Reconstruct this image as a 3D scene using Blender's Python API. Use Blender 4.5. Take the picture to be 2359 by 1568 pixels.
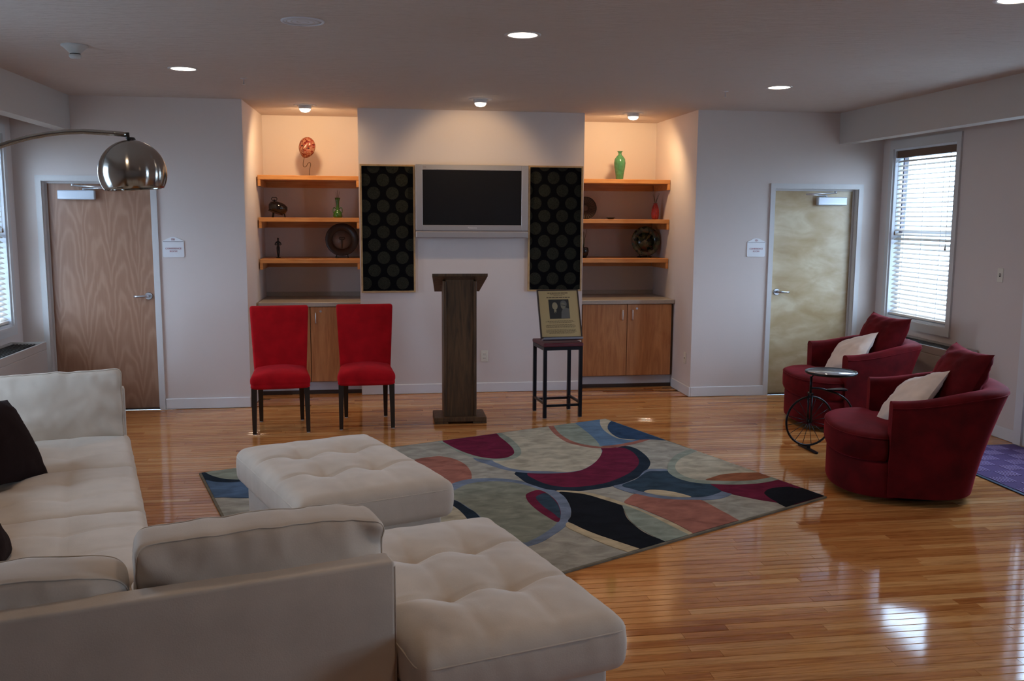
import bpy, math, random
from mathutils import Vector, Matrix, noise
random.seed(7)
for o in list(bpy.data.objects): bpy.data.objects.remove(o)
SC = bpy.context.scene
COL = SC.collection
PI = math.pi

# ------------------------------------------------------------------ camera
CAM_H, FPX, YAW, PITCH, ROLL = 1.7351, 2145.47, 0.1494, 0.1314, -0.0055
def _axes():
    f = Vector((math.sin(YAW)*math.cos(PITCH), math.cos(YAW)*math.cos(PITCH), -math.sin(PITCH)))
    r = Vector((math.cos(YAW), -math.sin(YAW), 0)); u = r.cross(f)
    X = math.cos(ROLL)*r - math.sin(ROLL)*u; Y = math.sin(ROLL)*r + math.cos(ROLL)*u
    return X, Y, f
CX, CY, CF = _axes()
cam_d = bpy.data.cameras.new('camera'); cam = bpy.data.objects.new('camera', cam_d); COL.objects.link(cam)
m4 = Matrix(((CX.x, CY.x, -CF.x, 0), (CX.y, CY.y, -CF.y, 0), (CX.z, CY.z, -CF.z, CAM_H), (0, 0, 0, 1)))
cam.matrix_world = m4
cam_d.sensor_fit = 'HORIZONTAL'; cam_d.sensor_width = 36; cam_d.lens = FPX*36/2359
cam_d.clip_start = 0.05; cam_d.clip_end = 200
SC.camera = cam
def proj(p):
    d = Vector(p)-Vector((0, 0, CAM_H)); w = d.dot(CF)
    return (2359/2+FPX*d.dot(CX)/w, 1568/2-FPX*d.dot(CY)/w, w)

# ------------------------------------------------------------------ world, daylight, exposure
W = bpy.data.worlds.new('world'); SC.world = W; W.use_nodes = True
bg = W.node_tree.nodes['Background']; bg.inputs[0].default_value = (0.53, 0.735, 1.0, 1); bg.inputs[1].default_value = 13.0
vs = SC.view_settings
vs.view_transform = 'Standard'; vs.look = 'None'; vs.gamma = 1.0; vs.use_curve_mapping = False; vs.exposure = 0.34
def portal(loc, rot, sx, sy):                         # marks a window opening for the sky light
    l = bpy.data.lights.new('sky_portal', 'AREA'); l.shape = 'RECTANGLE'; l.size = sx; l.size_y = sy
    l.cycles.is_portal = True
    o = bpy.data.objects.new('sky_portal', l); o.location = loc; o.rotation_euler = rot; COL.objects.link(o)
RIGHT_IN = (0, PI/2, 0); LEFT_IN = (0, -PI/2, 0)
XL, XR = -3.03, 4.967
WIN_Z0, WIN_Z1 = 0.795, 2.40
WINDOWS_R = [(7.444, 8.43), (1.2, 2.2)]
WINDOWS_L = [(7.42, 8.41), (4.3, 5.2)]
for a, b in WINDOWS_R: portal((5.2, (a+b)/2, 1.6), RIGHT_IN, 1.6, b-a)
for a, b in WINDOWS_L: portal((-3.27, (a+b)/2, 1.6), LEFT_IN, 1.6, b-a)
portal((5.2, 5.905, 1.39), RIGHT_IN, 1.14, 0.82)

# ------------------------------------------------------------------ materials
MATS = {}
class N:
    def __init__(s, name):
        s.m = bpy.data.materials.new(name); s.m.use_nodes = True; s.t = s.m.node_tree
        s.b = s.t.nodes['Principled BSDF']; MATS[name] = s.m
    def n(s, typ, **kw):
        k = s.t.nodes.new('ShaderNode'+typ)
        for a, v in kw.items():
            if a.startswith('i_'): k.inputs[a[2:].replace('_', ' ')].default_value = v
            else: setattr(k, a, v)
        return k
    def l(s, a, b): s.t.links.new(a, b)
    def set(s, **kw):
        for a, v in kw.items(): s.b.inputs[a.replace('_', ' ')].default_value = v
        return s
    def obj(s): return s.n('TexCoord').outputs['Object']
    def noise(s, vec, scale, detail=3, rough=.5, dist=0):
        k = s.n('TexNoise', i_Scale=scale, i_Detail=detail, i_Roughness=rough, i_Distortion=dist); s.l(vec, k.inputs['Vector']); return k.outputs['Fac']
    def mapping(s, vec, scale=(1, 1, 1), rot=(0, 0, 0), loc=(0, 0, 0)):
        k = s.n('Mapping'); k.inputs['Scale'].default_value = scale; k.inputs['Rotation'].default_value = rot; k.inputs['Location'].default_value = loc
        s.l(vec, k.inputs['Vector']); return k.outputs[0]
    def ramp(s, fac, stops):
        k = s.n('ValToRGB'); e = k.color_ramp.elements
        while len(e) < len(stops): e.new(.5)
        for q, (p, c) in zip(e, stops): q.position = p; q.color = (*c, 1)
        s.l(fac, k.inputs['Fac']); return k.outputs['Color']
    def bump(s, h, strength=.2, dist=.01):
        k = s.n('Bump'); k.inputs['Strength'].default_value = strength; k.inputs['Distance'].default_value = dist
        s.l(h, k.inputs['Height']); s.l(k.outputs[0], s.b.inputs['Normal']); return k
    def math(s, op, a, b=None, c=None):
        k = s.n('Math', operation=op)
        for i, v in enumerate((a, b, c)):
            if v is None: continue
            if isinstance(v, (int, float)): k.inputs[i].default_value = v
            else: s.l(v, k.inputs[i])
        return k.outputs[0]
    def mix(s, fac, a, b):
        k = s.n('Mix', data_type='RGBA')
        for i, v in ((0, fac), (6, a), (7, b)):
            if isinstance(v, (int, float)): k.inputs[i].default_value = v
            elif isinstance(v, tuple): k.inputs[i].default_value = (*v, 1)
            else: s.l(v, k.inputs[i])
        return k.outputs[2]
    def col(s, c):
        if isinstance(c, tuple): s.b.inputs['Base Color'].default_value = (*c, 1)
        else: s.l(c, s.b.inputs['Base Color'])
        return s
def plain(name, c, rough=.5, metal=0, var=0, vs_=6, spec=.5, bump=0, bs=60, sheen=0, sheen_c=None):
    k = N(name); k.set(Roughness=rough, Metallic=metal); k.b.inputs['Specular IOR Level'].default_value = spec
    if var:
        f = k.noise(k.obj(), vs_, 4)
        k.col(k.ramp(f, [(.3, tuple(x*(1-var) for x in c)), (.7, tuple(min(1, x*(1+var)) for x in c))]))
    else: k.col(c)
    if bump: k.bump(k.noise(k.obj(), bs, 3), bump, .004)
    if sheen:
        k.b.inputs['Sheen Weight'].default_value = sheen; k.b.inputs['Sheen Roughness'].default_value = .4
        k.b.inputs['Sheen Tint'].default_value = (*(sheen_c or c), 1)
    return k.m
def wood(name, dark, light, rough=.35, scale=(2.2, 22, 22), rot=(0, 0, 0), dist=1.2, spec=.5, big=0):
    k = N(name); k.set(Roughness=rough); k.b.inputs['Specular IOR Level'].default_value = spec
    v = k.mapping(k.obj(), scale, rot)
    f = k.noise(v, 1.0, 6, .6, dist)
    f2 = k.noise(k.mapping(k.obj(), tuple(x*3.5 for x in scale), rot), 1.0, 4, .6, .4)
    k.col(k.ramp(k.math('ADD', k.math('MULTIPLY', f, .75), k.math('MULTIPLY', f2, .25)), [(.36, dark), (.62, light)]))
    k.bump(f2, .08, .002); return k.m

plain('paint', (.72, .635, .595), .7, bump=.10, bs=90, spec=.3)
k = N('ceiling_paint'); k.set(Roughness=.75); k.b.inputs['Specular IOR Level'].default_value = .3; k.col((.62, .535, .49))
v = k.mapping(k.obj(), (2.0, 11, 1)); k.bump(k.noise(v, 3.0, 5, .6, .6), .7, .03)
plain('trim_paint', (.76, .745, .75), .4)
plain('frame_paint', (.66, .64, .63), .45)
plain('beam_paint', (.54, .505, .475), .6)
plain('subfloor', (.20, .10, .05), .4)
# oak strip floor: every board carries its own tone
k = N('oak_floor'); k.set(Roughness=.075); k.b.inputs['Specular IOR Level'].default_value = .55
at_ = k.n('Attribute', attribute_name='tone').outputs['Fac']
geo = k.n('NewGeometry').outputs['Position']
off = k.n('CombineXYZ'); k.l(k.math('MULTIPLY', at_, 37.0), off.inputs[0]); k.l(k.math('MULTIPLY', at_, 91.0), off.inputs[1])
va = k.n('VectorMath', operation='ADD'); k.l(geo, va.inputs[0]); k.l(off.outputs[0], va.inputs[1])
g1 = k.noise(k.mapping(va.outputs[0], (1.6, 26, 1)), 1.0, 6, .65, 1.6)
g2 = k.noise(k.mapping(va.outputs[0], (9, 170, 1)), 1.0, 3, .6, .3)
base = k.ramp(at_, [(0, (.34, .105, .026)), (.3, (.52, .205, .058)), (.55, (.61, .27, .085)), (.8, (.69, .35, .13)), (1, (.76, .47, .225))])
dark = k.mix(1.0, base, (.45, .32, .22)); dark.node.blend_type = 'MULTIPLY'
gr = k.ramp(k.math('ADD', k.math('MULTIPLY', g1, .7), k.math('MULTIPLY', g2, .3)), [(.36, (1, 1, 1)), (.55, (0, 0, 0))])
k.col(k.mix(k.math('MULTIPLY', gr, .75), base, dark))
k.bump(k.noise(k.mapping(geo, (2.5, 9, 1)), 1.0, 2), .02, .02)
# flat-sawn veneer: nested arches about two centre lines
k = N('door_birch_red'); k.set(Roughness=.38)
sp = k.n('SeparateXYZ'); k.l(k.obj(), sp.inputs[0])
wob = k.noise(k.mapping(k.obj(), (3, 3, .9)), 1.6, 3, .5, .4)
dx = k.math('SUBTRACT', k.math('PINGPONG', k.math('ADD', sp.outputs[0], 10.0-.06), .225), .11)
g = k.math('ADD', k.math('ADD', sp.outputs[2], k.math('MULTIPLY', k.math('MULTIPLY', dx, dx), 42.0)), k.math('MULTIPLY', wob, 1.3))
wv = k.math('ADD', k.math('MULTIPLY', k.math('SINE', k.math('MULTIPLY', g, 21.0)), .5), .5)
fine = k.noise(k.mapping(k.obj(), (60, 60, 2.5)), 1.0, 4, .6)
k.col(k.ramp(k.math('ADD', k.math('MULTIPLY', k.math('POWER', wv, 2.0), .45), k.math('MULTIPLY', fine, .55)), [(.15, (.31, .155, .092)), (.85, (.42, .24, .155))]))
k = N('door_birch_pale'); k.set(Roughness=.30)
f = k.noise(k.mapping(k.obj(), (1.5, 1.5, 3.4), (0, .35, 0)), 1.7, 3, .5, .7)
f2 = k.noise(k.mapping(k.obj(), (7, 7, 11), (0, .4, 0)), 1.0, 3, .5, .6)
k.col(k.ramp(k.math('ADD', k.math('MULTIPLY', f, .75), k.math('MULTIPLY', f2, .25)), [(.34, (.46, .325, .165)), (.5, (.56, .425, .25)), (.64, (.68, .57, .385))]))
wood('shelf_oak', (.56, .215, .06), (.72, .335, .115), .4, (2.0, 24, 24))
wood('cabinet_oak', (.42, .16, .056), (.62, .285, .115), .4, (10, 10, 1.0), dist=2.5)
wood('podium_oak', (.040, .019, .0065), (.125, .062, .023), .55, (16, 16, 1.1), dist=2.4)
wood('panel_edge_wood', (.42, .25, .11), (.58, .38, .18), .5, (8, 8, 8))
plain('counter_laminate', (.46, .40, .34), .35, var=.06, vs_=80)
plain('cabinet_carcass', (.10, .06, .035), .6)
plain('toe_kick', (.62, .62, .66), .5)
plain('rubber_base', (.06, .035, .025), .6)
plain('nickel', (.62, .63, .66), .28, 1)
plain('satin_steel', (.72, .73, .76), .35, .85)
plain('closer_paint', (.68, .74, .82), .35, .2)
plain('white_plastic', (.82, .82, .84), .35)
plain('ivory_plastic', (.78, .74, .64), .4)
plain('dark_slot', (.02, .02, .02), .6)
plain('sign_red', (.33, .02, .05), .5)
plain('tv_silver', (.40, .385, .40), .35, .3)
plain('tv_seam', (.12, .08, .09), .5)
plain('tv_screen', (.012, .012, .014), .22, spec=.35)
plain('black_metal', (.014, .014, .018), .35, .6)
plain('stool_top', (.10, .012, .02), .4)
plain('leg_espresso', (.022, .014, .010), .35)
plain('red_microfiber', (.44, .005, .010), .9, var=.18, vs_=9, bump=.12, bs=300, sheen=.10, sheen_c=(1, .10, .14), spec=.15)
plain('maroon_velvet', (.090, .0026, .0040), .85, var=.38, vs_=7, bump=.12, bs=240, sheen=.42, sheen_c=(.72, .05, .085), spec=.15)
plain('cream_suede', (.62, .525, .43), .85, var=.07, vs_=7, bump=.10, bs=200, sheen=.25, sheen_c=(1, .92, .86))
plain('suede_piping', (.54, .46, .39), .85)
plain('white_satin', (.76, .60, .50), .6, var=.08, vs_=9, bump=.1, bs=120, sheen=.3, sheen_c=(1, .95, .95))
plain('brown_velvet', (.014, .0065, .006), .9, sheen=.06, sheen_c=(.30, .22, .22), bump=.1, bs=200, spec=.1)
plain('black_glider', (.01, .01, .01), .7)
plain('pad_grey', (.25, .25, .25), .6)
k = N('brushed_dome'); k.set(Roughness=.16, Metallic=1); k.col((.40, .37, .33)); k.b.inputs['Anisotropic'].default_value = .9; k.b.inputs['Anisotropic Rotation'].default_value = .25; k.l(k.n('Tangent', direction_type='RADIAL', axis='Z').outputs[0], k.b.inputs['Tangent'])
plain('lamp_marble', (.75, .74, .72), .2, var=.1, vs_=5)
plain('table_glass', (.50, .50, .52), .06, .4)
plain('mat_purple', (.085, .05, .15), .95, var=.2, vs_=120)
plain('mat_rib', (.25, .19, .38), .95)
plain('mat_edge', (.02, .05, .11), .6)
plain('unit_beige', (.47, .43, .40), .5)
plain('unit_grille', (.03, .028, .028), .5)
k = N('slat_wood'); k.col((.80, .71, .62)); k.set(Roughness=.5)
tl_ = k.n('BsdfTranslucent'); tl_.inputs['Color'].default_value = (.80, .78, .76, 1); mxs = k.n('MixShader'); mxs.inputs[0].default_value = .14
k.l(k.b.outputs[0], mxs.inputs[1]); k.l(tl_.outputs[0], mxs.inputs[2]); k.l(mxs.outputs[0], k.t.nodes['Material Output'].inputs[0])
plain('valance_wood', (.15, .08, .045), .5)
plain('sash_vinyl', (.74, .78, .84), .4)
plain('sash_gap', (.10, .09, .12), .6)
plain('exterior_siding', (.62, .72, .80), .8)
plain('exterior_ground', (.42, .44, .42), .9)
plain('detector_plastic', (.50, .48, .46), .5)
plain('speaker_white', (.70, .72, .78), .5)
plain('fixture_white', (.62, .60, .60), .45)
plain('jade_glaze', (.065, .21, .10), .2, var=.22, vs_=28)
plain('green_glass', (.03, .12, .015), .08, spec=.8)
plain('ruby_glass', (.27, .025, .028), .18, var=.3, vs_=40)
plain('black_glaze', (.012, .010, .012), .12)
plain('bronze_dark', (.022, .019, .016), .4, .3)
plain('dry_stem', (.10, .085, .02), .7)
plain('plate_rim', (.035, .017, .011), .35)
plain('plate_well', (.17, .115, .09), .35)
plain('basket_weave', (.075, .035, .02), .7)
plain('basket_rib', (.02, .012, .008), .7)
k = N('mosaic_glaze'); k.set(Roughness=.25); vo = k.n('TexVoronoi', i_Scale=34.0); k.l(k.obj(), vo.inputs['Vector'])
hs = k.n('SeparateColor'); k.l(vo.outputs['Color'], hs.inputs[0])
k.col(k.ramp(hs.outputs[0], [(.2, (.012, .014, .010)), (.5, (.05, .06, .025)), (.75, (.10, .085, .035)), (.95, (.09, .03, .015))]))
k = N('mask_paint'); k.set(Roughness=.22); f = k.noise(k.obj(), 42, 4, .6, .8)
k.col(k.ramp(f, [(.36, (.07, .008, .008)), (.47, (.24, .03, .02)), (.56, (.36, .19, .11)), (.66, (.18, .016, .02))]))
plain('mask_dark', (.03, .004, .005), .4)
plain('wire_brown', (.06, .03, .012), .4, .5)
# dotted damask of the wall panels: staggered medallions printed on black cloth
k = N('medallion_cloth'); k.set(Roughness=.95); k.b.inputs['Specular IOR Level'].default_value = .08
sx = k.n('SeparateXYZ'); k.l(k.obj(), sx.inputs[0])
def dots(x0, z0):
    a = k.math('ADD', k.math('DIVIDE', sx.outputs[0], .178), x0); b = k.math('ADD', k.math('DIVIDE', sx.outputs[2], .246), z0)
    a = k.math('MULTIPLY', k.math('SUBTRACT', k.math('FRACT', a), .5), .178); b = k.math('MULTIPLY', k.math('SUBTRACT', k.math('FRACT', b), .5), .246)
    return k.math('LESS_THAN', k.math('SQRT', k.math('ADD', k.math('MULTIPLY', a, a), k.math('MULTIPLY', b, b))), .060)
dm = k.math('MAXIMUM', dots(0, 0), dots(.5, .5))
swirl = k.noise(k.obj(), 120, 3, .6, 3.0)
k.col(k.mix(dm, (.003, .003, .004), k.ramp(swirl, [(.4, (.007, .007, .005)), (.62, (.042, .041, .030))])))
# plaque print
plain('brass_plate', (.44, .30, .13), .45, 0)
plain('plaque_frame', (.035, .018, .012), .4)
plain('print_ink', (.10, .055, .02), .6)
plain('photo_black', (.016, .016, .014), .4)
plain('photo_grey', (.17, .145, .095), .4)
plain('photo_tan', (.27, .21, .12), .4)
plain('photo_mid', (.11, .10, .085), .4)
plain('easel_acrylic', (.20, .20, .23), .15)
def emit(name, c, s):
    k = N(name); k.col((.8, .8, .8)); k.b.inputs['Emission Color'].default_value = (*c, 1); k.b.inputs['Emission Strength'].default_value = s; return k.m
emit('can_lens', (1.0, .86, .70), 9.0)
emit('eye_lens', (1.0, .88, .72), 12.0)
# window glass: thin pane, mostly clear with a mirror sheen at grazing angles
k = N('window_glass'); t = k.t; t.nodes.remove(k.b); out = t.nodes['Material Output']
tr = k.n('BsdfTransparent'); gl = k.n('BsdfGlossy'); gl.inputs['Roughness'].default_value = .02
fc = k.n('LayerWeight'); mx = k.n('MixShader'); fo = k.math('ADD', k.math('MULTIPLY', k.math('POWER', fc.outputs['Facing'], 5.0), .6), .05)
k.l(fo, mx.inputs[0]); k.l(tr.outputs[0], mx.inputs[1]); k.l(gl.outputs[0], mx.inputs[2]); k.l(mx.outputs[0], out.inputs[0])
RUGC = dict(sand=(.36, .335, .28), cream=(.45, .40, .30), gold=(.50, .40, .255), sage=(.265, .295, .24), moss=(.23, .237, .185), slate=(.165, .20, .27),
            navy=(.014, .024, .040), wine=(.145, .012, .038), rose=(.335, .13, .095), blue=(.115, .19, .29), denim=(.028, .062, .125), denim_light=(.085, .14, .23),
            teal=(.032, .058, .085), black=(.007, .008, .012), rust=(.30, .11, .055), binding=(.20, .175, .13))
for n_, c in RUGC.items():
    c = tuple(x*.97 for x in c)
    k = N('rug_'+n_); k.set(Roughness=1.0); k.b.inputs['Specular IOR Level'].default_value = .1
    f = k.noise(k.mapping(k.obj(), (1, 1.6, 1)), 7.5, 3, .55, .5)
    k.col(k.ramp(f, [(.3, tuple(x*.72 for x in c)), (.68, tuple(x*1.25 for x in c))])); k.bump(k.noise(k.obj(), 320, 2), .5, .004)

# ------------------------------------------------------------------ mesh helpers
def tag(o, label=None, cat=None, group=None, kind=None):
    if label: o['label'] = label
    if cat: o['category'] = cat
    if group: o['group'] = group
    if kind: o['kind'] = kind
    return o
def thing(name, label, cat, loc=(0, 0, 0), rz=0, group=None):
    o = bpy.data.objects.new(name, None); o.empty_display_size = .1; COL.objects.link(o)
    o.location = loc; o.rotation_euler = (0, 0, rz); return tag(o, label, cat, group)
def copy_tree(o, parent=None):
    c = o.copy(); COL.objects.link(c); c.parent = parent
    for ch in list(o.children): copy_tree(ch, c)
    return c
class MB:
    def __init__(s): s.v = []; s.f = []; s.sm = []
    def add(s, vs_, fs, smooth=False):
        b = len(s.v); s.v += [tuple(p) for p in vs_]; s.f += [tuple(i+b for i in f) for f in fs]; s.sm += [smooth]*len(fs); return s
    def box(s, x0, x1, y0, y1, z0, z1):
        return s.add([(x0,y0,z0),(x1,y0,z0),(x1,y1,z0),(x0,y1,z0),(x0,y0,z1),(x1,y0,z1),(x1,y1,z1),(x0,y1,z1)],
                     [(3,2,1,0),(4,5,6,7),(0,1,5,4),(1,2,6,5),(2,3,7,6),(3,0,4,7)])
    def cbox(s, x0, x1, y0, y1, z0, z1, c=.004):       # box with chamfered edges
        v = []; f = []
        b = len(s.v)
        X, Y, Z = (x0, x1), (y0, y1), (z0, z1)
        idx = {}
        for i in (0, 1):
            for j in (0, 1):
                for k_ in (0, 1):
                    sx_, sy_, sz_ = (1 if i == 0 else -1), (1 if j == 0 else -1), (1 if k_ == 0 else -1)
                    for a in range(3):
                        p = [X[i], Y[j], Z[k_]]
                        for q, sg in enumerate((sx_, sy_, sz_)):
                            if q != a: p[q] += sg*c
                        idx[(i, j, k_, a)] = len(v); v.append(tuple(p))
        def g(a, lst): return tuple(idx[(*q, a)] for q in lst)
        f += [g(0, [(0,0,0),(0,0,1),(0,1,1),(0,1,0)]), g(0, [(1,0,0),(1,1,0),(1,1,1),(1,0,1)]), g(1, [(0,0,0),(1,0,0),(1,0,1),(0,0,1)]),
              g(1, [(0,1,0),(0,1,1),(1,1,1),(1,1,0)]), g(2, [(0,0,0),(0,1,0),(1,1,0),(1,0,0)]), g(2, [(0,0,1),(1,0,1),(1,1,1),(0,1,1)])]
        for a, b_ in ((0, 1), (1, 2), (0, 2)):
            c_ = 3-a-b_
            for i in (0, 1):
                for j in (0, 1):
                    q0 = [0, 0, 0]; q0[a] = i; q0[b_] = j; q1 = list(q0); q1[c_] = 1
                    q0, q1 = tuple(q0), tuple(q1)
                    f.append((idx[(*q0, a)], idx[(*q1, a)], idx[(*q1, b_)], idx[(*q0, b_)]))
        for i in (0, 1):
            for j in (0, 1):
                for k_ in (0, 1): f.append(tuple(idx[(i, j, k_, a)] for a in range(3)))
        ctr = Vector(((x0+x1)/2, (y0+y1)/2, (z0+z1)/2)); ff = []
        for q in f:
            p = [Vector(v[i]) for i in q]; nn = (p[1]-p[0]).cross(p[2]-p[0]); mid = sum(p, Vector())/len(p)
            ff.append(q if nn.dot(mid-ctr) >= 0 else q[::-1])
        return s.add(v, ff)
    def prism(s, pts, z0, z1, smooth=False):            # polygon in xy, extruded
        n = len(pts); v = [(x, y, z0) for x, y in pts]+[(x, y, z1) for x, y in pts]
        s.add(v, [tuple(range(n-1, -1, -1)), tuple(range(n, 2*n))]); b = len(s.v)-2*n
        s.f += [(b+i, b+(i+1) % n, b+n+(i+1) % n, b+n+i) for i in range(n)]; s.sm += [smooth]*n; return s
    def lathe(s, prof, seg=24, axis=(0, 0), cap=True):  # prof: (r, z)
        v = []; f = []; n = len(prof)
        for i in range(seg):
            a = 2*PI*i/seg
            for r, z in prof: v.append((axis[0]+r*math.cos(a), axis[1]+r*math.sin(a), z))
        for i in range(seg):
            j = (i+1) % seg
            for q in range(n-1): f.append((i*n+q, j*n+q, j*n+q+1, i*n+q+1))
        s.add(v, f, True)
        if cap:
            b = len(s.v)-len(v)
            if prof[0][0] > 1e-5: s.f.append(tuple(b+i*n for i in range(seg))[::-1]); s.sm.append(False)
            if prof[-1][0] > 1e-5: s.f.append(tuple(b+i*n+n-1 for i in range(seg))); s.sm.append(False)
        return s
    def tube(s, pts, r, seg=8, closed=False, cap=True):
        P = [Vector(p) for p in pts]; n = len(P); v = []; f = []
        R = r if isinstance(r, (list, tuple)) else [r]*n
        up = None
        for i, p in enumerate(P):
            if closed: t = P[(i+1) % n]-P[i-1]
            else: t = P[min(i+1, n-1)]-P[max(i-1, 0)]
            t.normalize()
            if up is None: up = Vector((0, 0, 1)) if abs(t.z) < .9 else Vector((1, 0, 0))
            a = t.cross(up); a.normalize(); up = a.cross(t)
            for q in range(seg):
                w = 2*PI*q/seg; v.append(p+R[i]*(math.cos(w)*a+math.sin(w)*up))
        for i in range(n if closed else n-1):
            j = (i+1) % n
            for q in range(seg): f.append((i*seg+q, i*seg+(q+1) % seg, j*seg+(q+1) % seg, j*seg+q))
        s.add(v, f, True)
        if cap and not closed:
            b = len(s.v)-len(v); s.f += [tuple(b+q for q in range(seg))[::-1], tuple(b+(n-1)*seg+q for q in range(seg))]; s.sm += [False]*2
        return s
    def grid(s, rows, smooth=True, wrap=False):         # rows of equal-length point lists
        n = len(rows[0]); v = [p for r in rows for p in r]; f = []
        for i in range(len(rows)-1):
            for j in range(n if wrap else n-1): f.append((i*n+j, i*n+(j+1) % n, (i+1)*n+(j+1) % n, (i+1)*n+j))
        return s.add(v, f, smooth)
    def mat(s, M):
        s.v = [tuple(M @ Vector(p)) for p in s.v]; return s
    def build(s, name, mat, parent=None, **tags):
        me = bpy.data.meshes.new(name); me.from_pydata(s.v, [], s.f); me.polygons.foreach_set('use_smooth', s.sm)
        me.materials.append(MATS[mat] if isinstance(mat, str) else mat); me.update()
        o = bpy.data.objects.new(name, me); COL.objects.link(o)
        if parent is not None: o.parent = parent
        return tag(o, **tags)
def fixn(o):                                            # consistent outward normals
    import bmesh
    b = bmesh.new(); b.from_mesh(o.data); bmesh.ops.recalc_face_normals(b, faces=b.faces); b.to_mesh(o.data); b.free(); return o
def cyl(a, b, r, seg=12): return MB().tube([a, b], r, seg)
def lin(a, b, n): return [a+(b-a)*i/(n-1) for i in range(n)]
def axis_steps(h, r, n):
    k_ = [r*(1-math.cos(PI/2*i/4)) for i in range(4)]
    return [-h+q for q in k_]+lin(-h+r, h-r, n)+[h-q for q in reversed(k_)]
def rbox(w, d, h, r, n=(8, 8, 4), fn=None):             # rounded soft box centred on the origin, optional displacement fn(x,y,z)->(x,y,z)
    ax = [axis_steps(w/2, r, n[0]), axis_steps(d/2, r, n[1]), axis_steps(h/2, r, n[2])]
    H = (w/2, d/2, h/2); vid = {}; V = []; F = []
    def vert(p):
        key = tuple(round(c, 6) for c in p)
        if key in vid: return vid[key]
        q = [max(-H[i]+r, min(H[i]-r, p[i])) for i in range(3)]; dlt = Vector([p[i]-q[i] for i in range(3)])
        pp = Vector(q)+(dlt.normalized()*r if dlt.length > 1e-9 else dlt)
        if fn: pp = Vector(fn(*pp))
        vid[key] = len(V); V.append(tuple(pp)); return vid[key]
    for a in range(3):
        b, c = (a+1) % 3, (a+2) % 3
        for sgn in (-1, 1):
            for i in range(len(ax[b])-1):
                for j in range(len(ax[c])-1):
                    q = []
                    for bi, cj in ((i, j), (i+1, j), (i+1, j+1), (i, j+1)):
                        p = [0, 0, 0]; p[a] = sgn*H[a]; p[b] = ax[b][bi]; p[c] = ax[c][cj]; q.append(vert(p))
                    F.append(tuple(q) if sgn > 0 else tuple(q[::-1]))
    return MB().add(V, F, True)
def nz(x, y, z, s=1.0): return noise.noise(Vector((x*s, y*s, z*s)))
def pillow(w, h, t, seed=0, n=26, wr=.012, pinch=.08):  # soft knife-edge pillow in the xz plane, thickness along y
    rows = []
    def pt(i, j, side):
        s_, u_ = -1+2*i/n, -1+2*j/n
        s_ = math.copysign(abs(s_)**.9, s_); u_ = math.copysign(abs(u_)**.9, u_)
        x = s_*w/2*(1-pinch*(1-u_*u_)*abs(s_)); z = u_*h/2*(1-pinch*(1-s_*s_)*abs(u_))
        e = max(0, 1-abs(s_)**2.6)*max(0, 1-abs(u_)**2.6)
        y = t/2*e**.55
        edge = 1-min(1, e*1.3)
        y += wr*e**.5*(nz(x+seed, z*1.5, side*3, 11)+.6*nz(x*2.2+seed, z*2.2, side*5, 16))*(.5+edge)
        return (x, side*y, z)
    m = MB()
    for side in (-1, 1):
        R = [[pt(i, j, side) for i in range(n+1)] for j in range(n+1)]
        if side > 0: R = R[::-1]
        m.grid(R)
    return m
def outline_loft(outline, levels, closed_top=True, smooth=True):   # outline pts (x,y); levels (inset scale, z, centre)
    m = MB(); cx = sum(p[0] for p in outline)/len(outline); cy = sum(p[1] for p in outline)/len(outline)
    rows = [[(cx+(x-cx)*sc, cy+(y-cy)*sc, z) for x, y in outline] for sc, z in levels]
    m.grid(rows, smooth, wrap=True)
    n = len(outline); b = (len(levels)-1)*n
    if closed_top: m.f.append(tuple(range(b, b+n))); m.sm.append(smooth)
    m.f.append(tuple(range(n))[::-1]); m.sm.append(False)
    return m
def text(body, size, mat, parent, loc, rot=(PI/2, 0, 0), name='lettering', align='CENTER', depth=.0006, sx=1.0):
    c = bpy.data.curves.new(name, 'FONT'); c.body = body; c.size = size; c.extrude = depth; c.align_x = align; c.align_y = 'CENTER'; c.resolution_u = 3
    t = bpy.data.objects.new('text_source', c); COL.objects.link(t)
    me = bpy.data.meshes.new_from_object(t.evaluated_get(bpy.context.evaluated_depsgraph_get()))
    bpy.data.objects.remove(t); me.materials.clear(); me.materials.append(MATS[mat])
    o = bpy.data.objects.new(name, me); COL.objects.link(o); o.parent = parent; o.location = loc; o.rotation_euler = rot; o.scale = (sx, 1, 1); return o
def frame4(x0, x1, z0, z1, wd, y0, y1, m=None):          # rectangular frame in the xz plane
    m = m or MB()
    m.box(x0, x0+wd, y0, y1, z0, z1).box(x1-wd, x1, y0, y1, z0, z1).box(x0+wd, x1-wd, y0, y1, z0, z0+wd).box(x0+wd, x1-wd, y0, y1, z1-wd, z1); return m

# ================================================================== THE SETTING
H = 2.75; Y1, Y2, Y3 = 8.633, 9.114, 9.931; YB = -2.6
XA, XB, XC, XD = -1.112, 3.066, -0.115, 2.080
def struct(name, m, mat, parent=None): return m.build(name, mat, parent, kind='structure')
def sroot(name, loc=(0, 0, 0), rz=0):
    o = bpy.data.objects.new(name, None); COL.objects.link(o); o.location = loc; o.rotation_euler = (0, 0, rz); o['kind'] = 'structure'; return o

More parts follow.
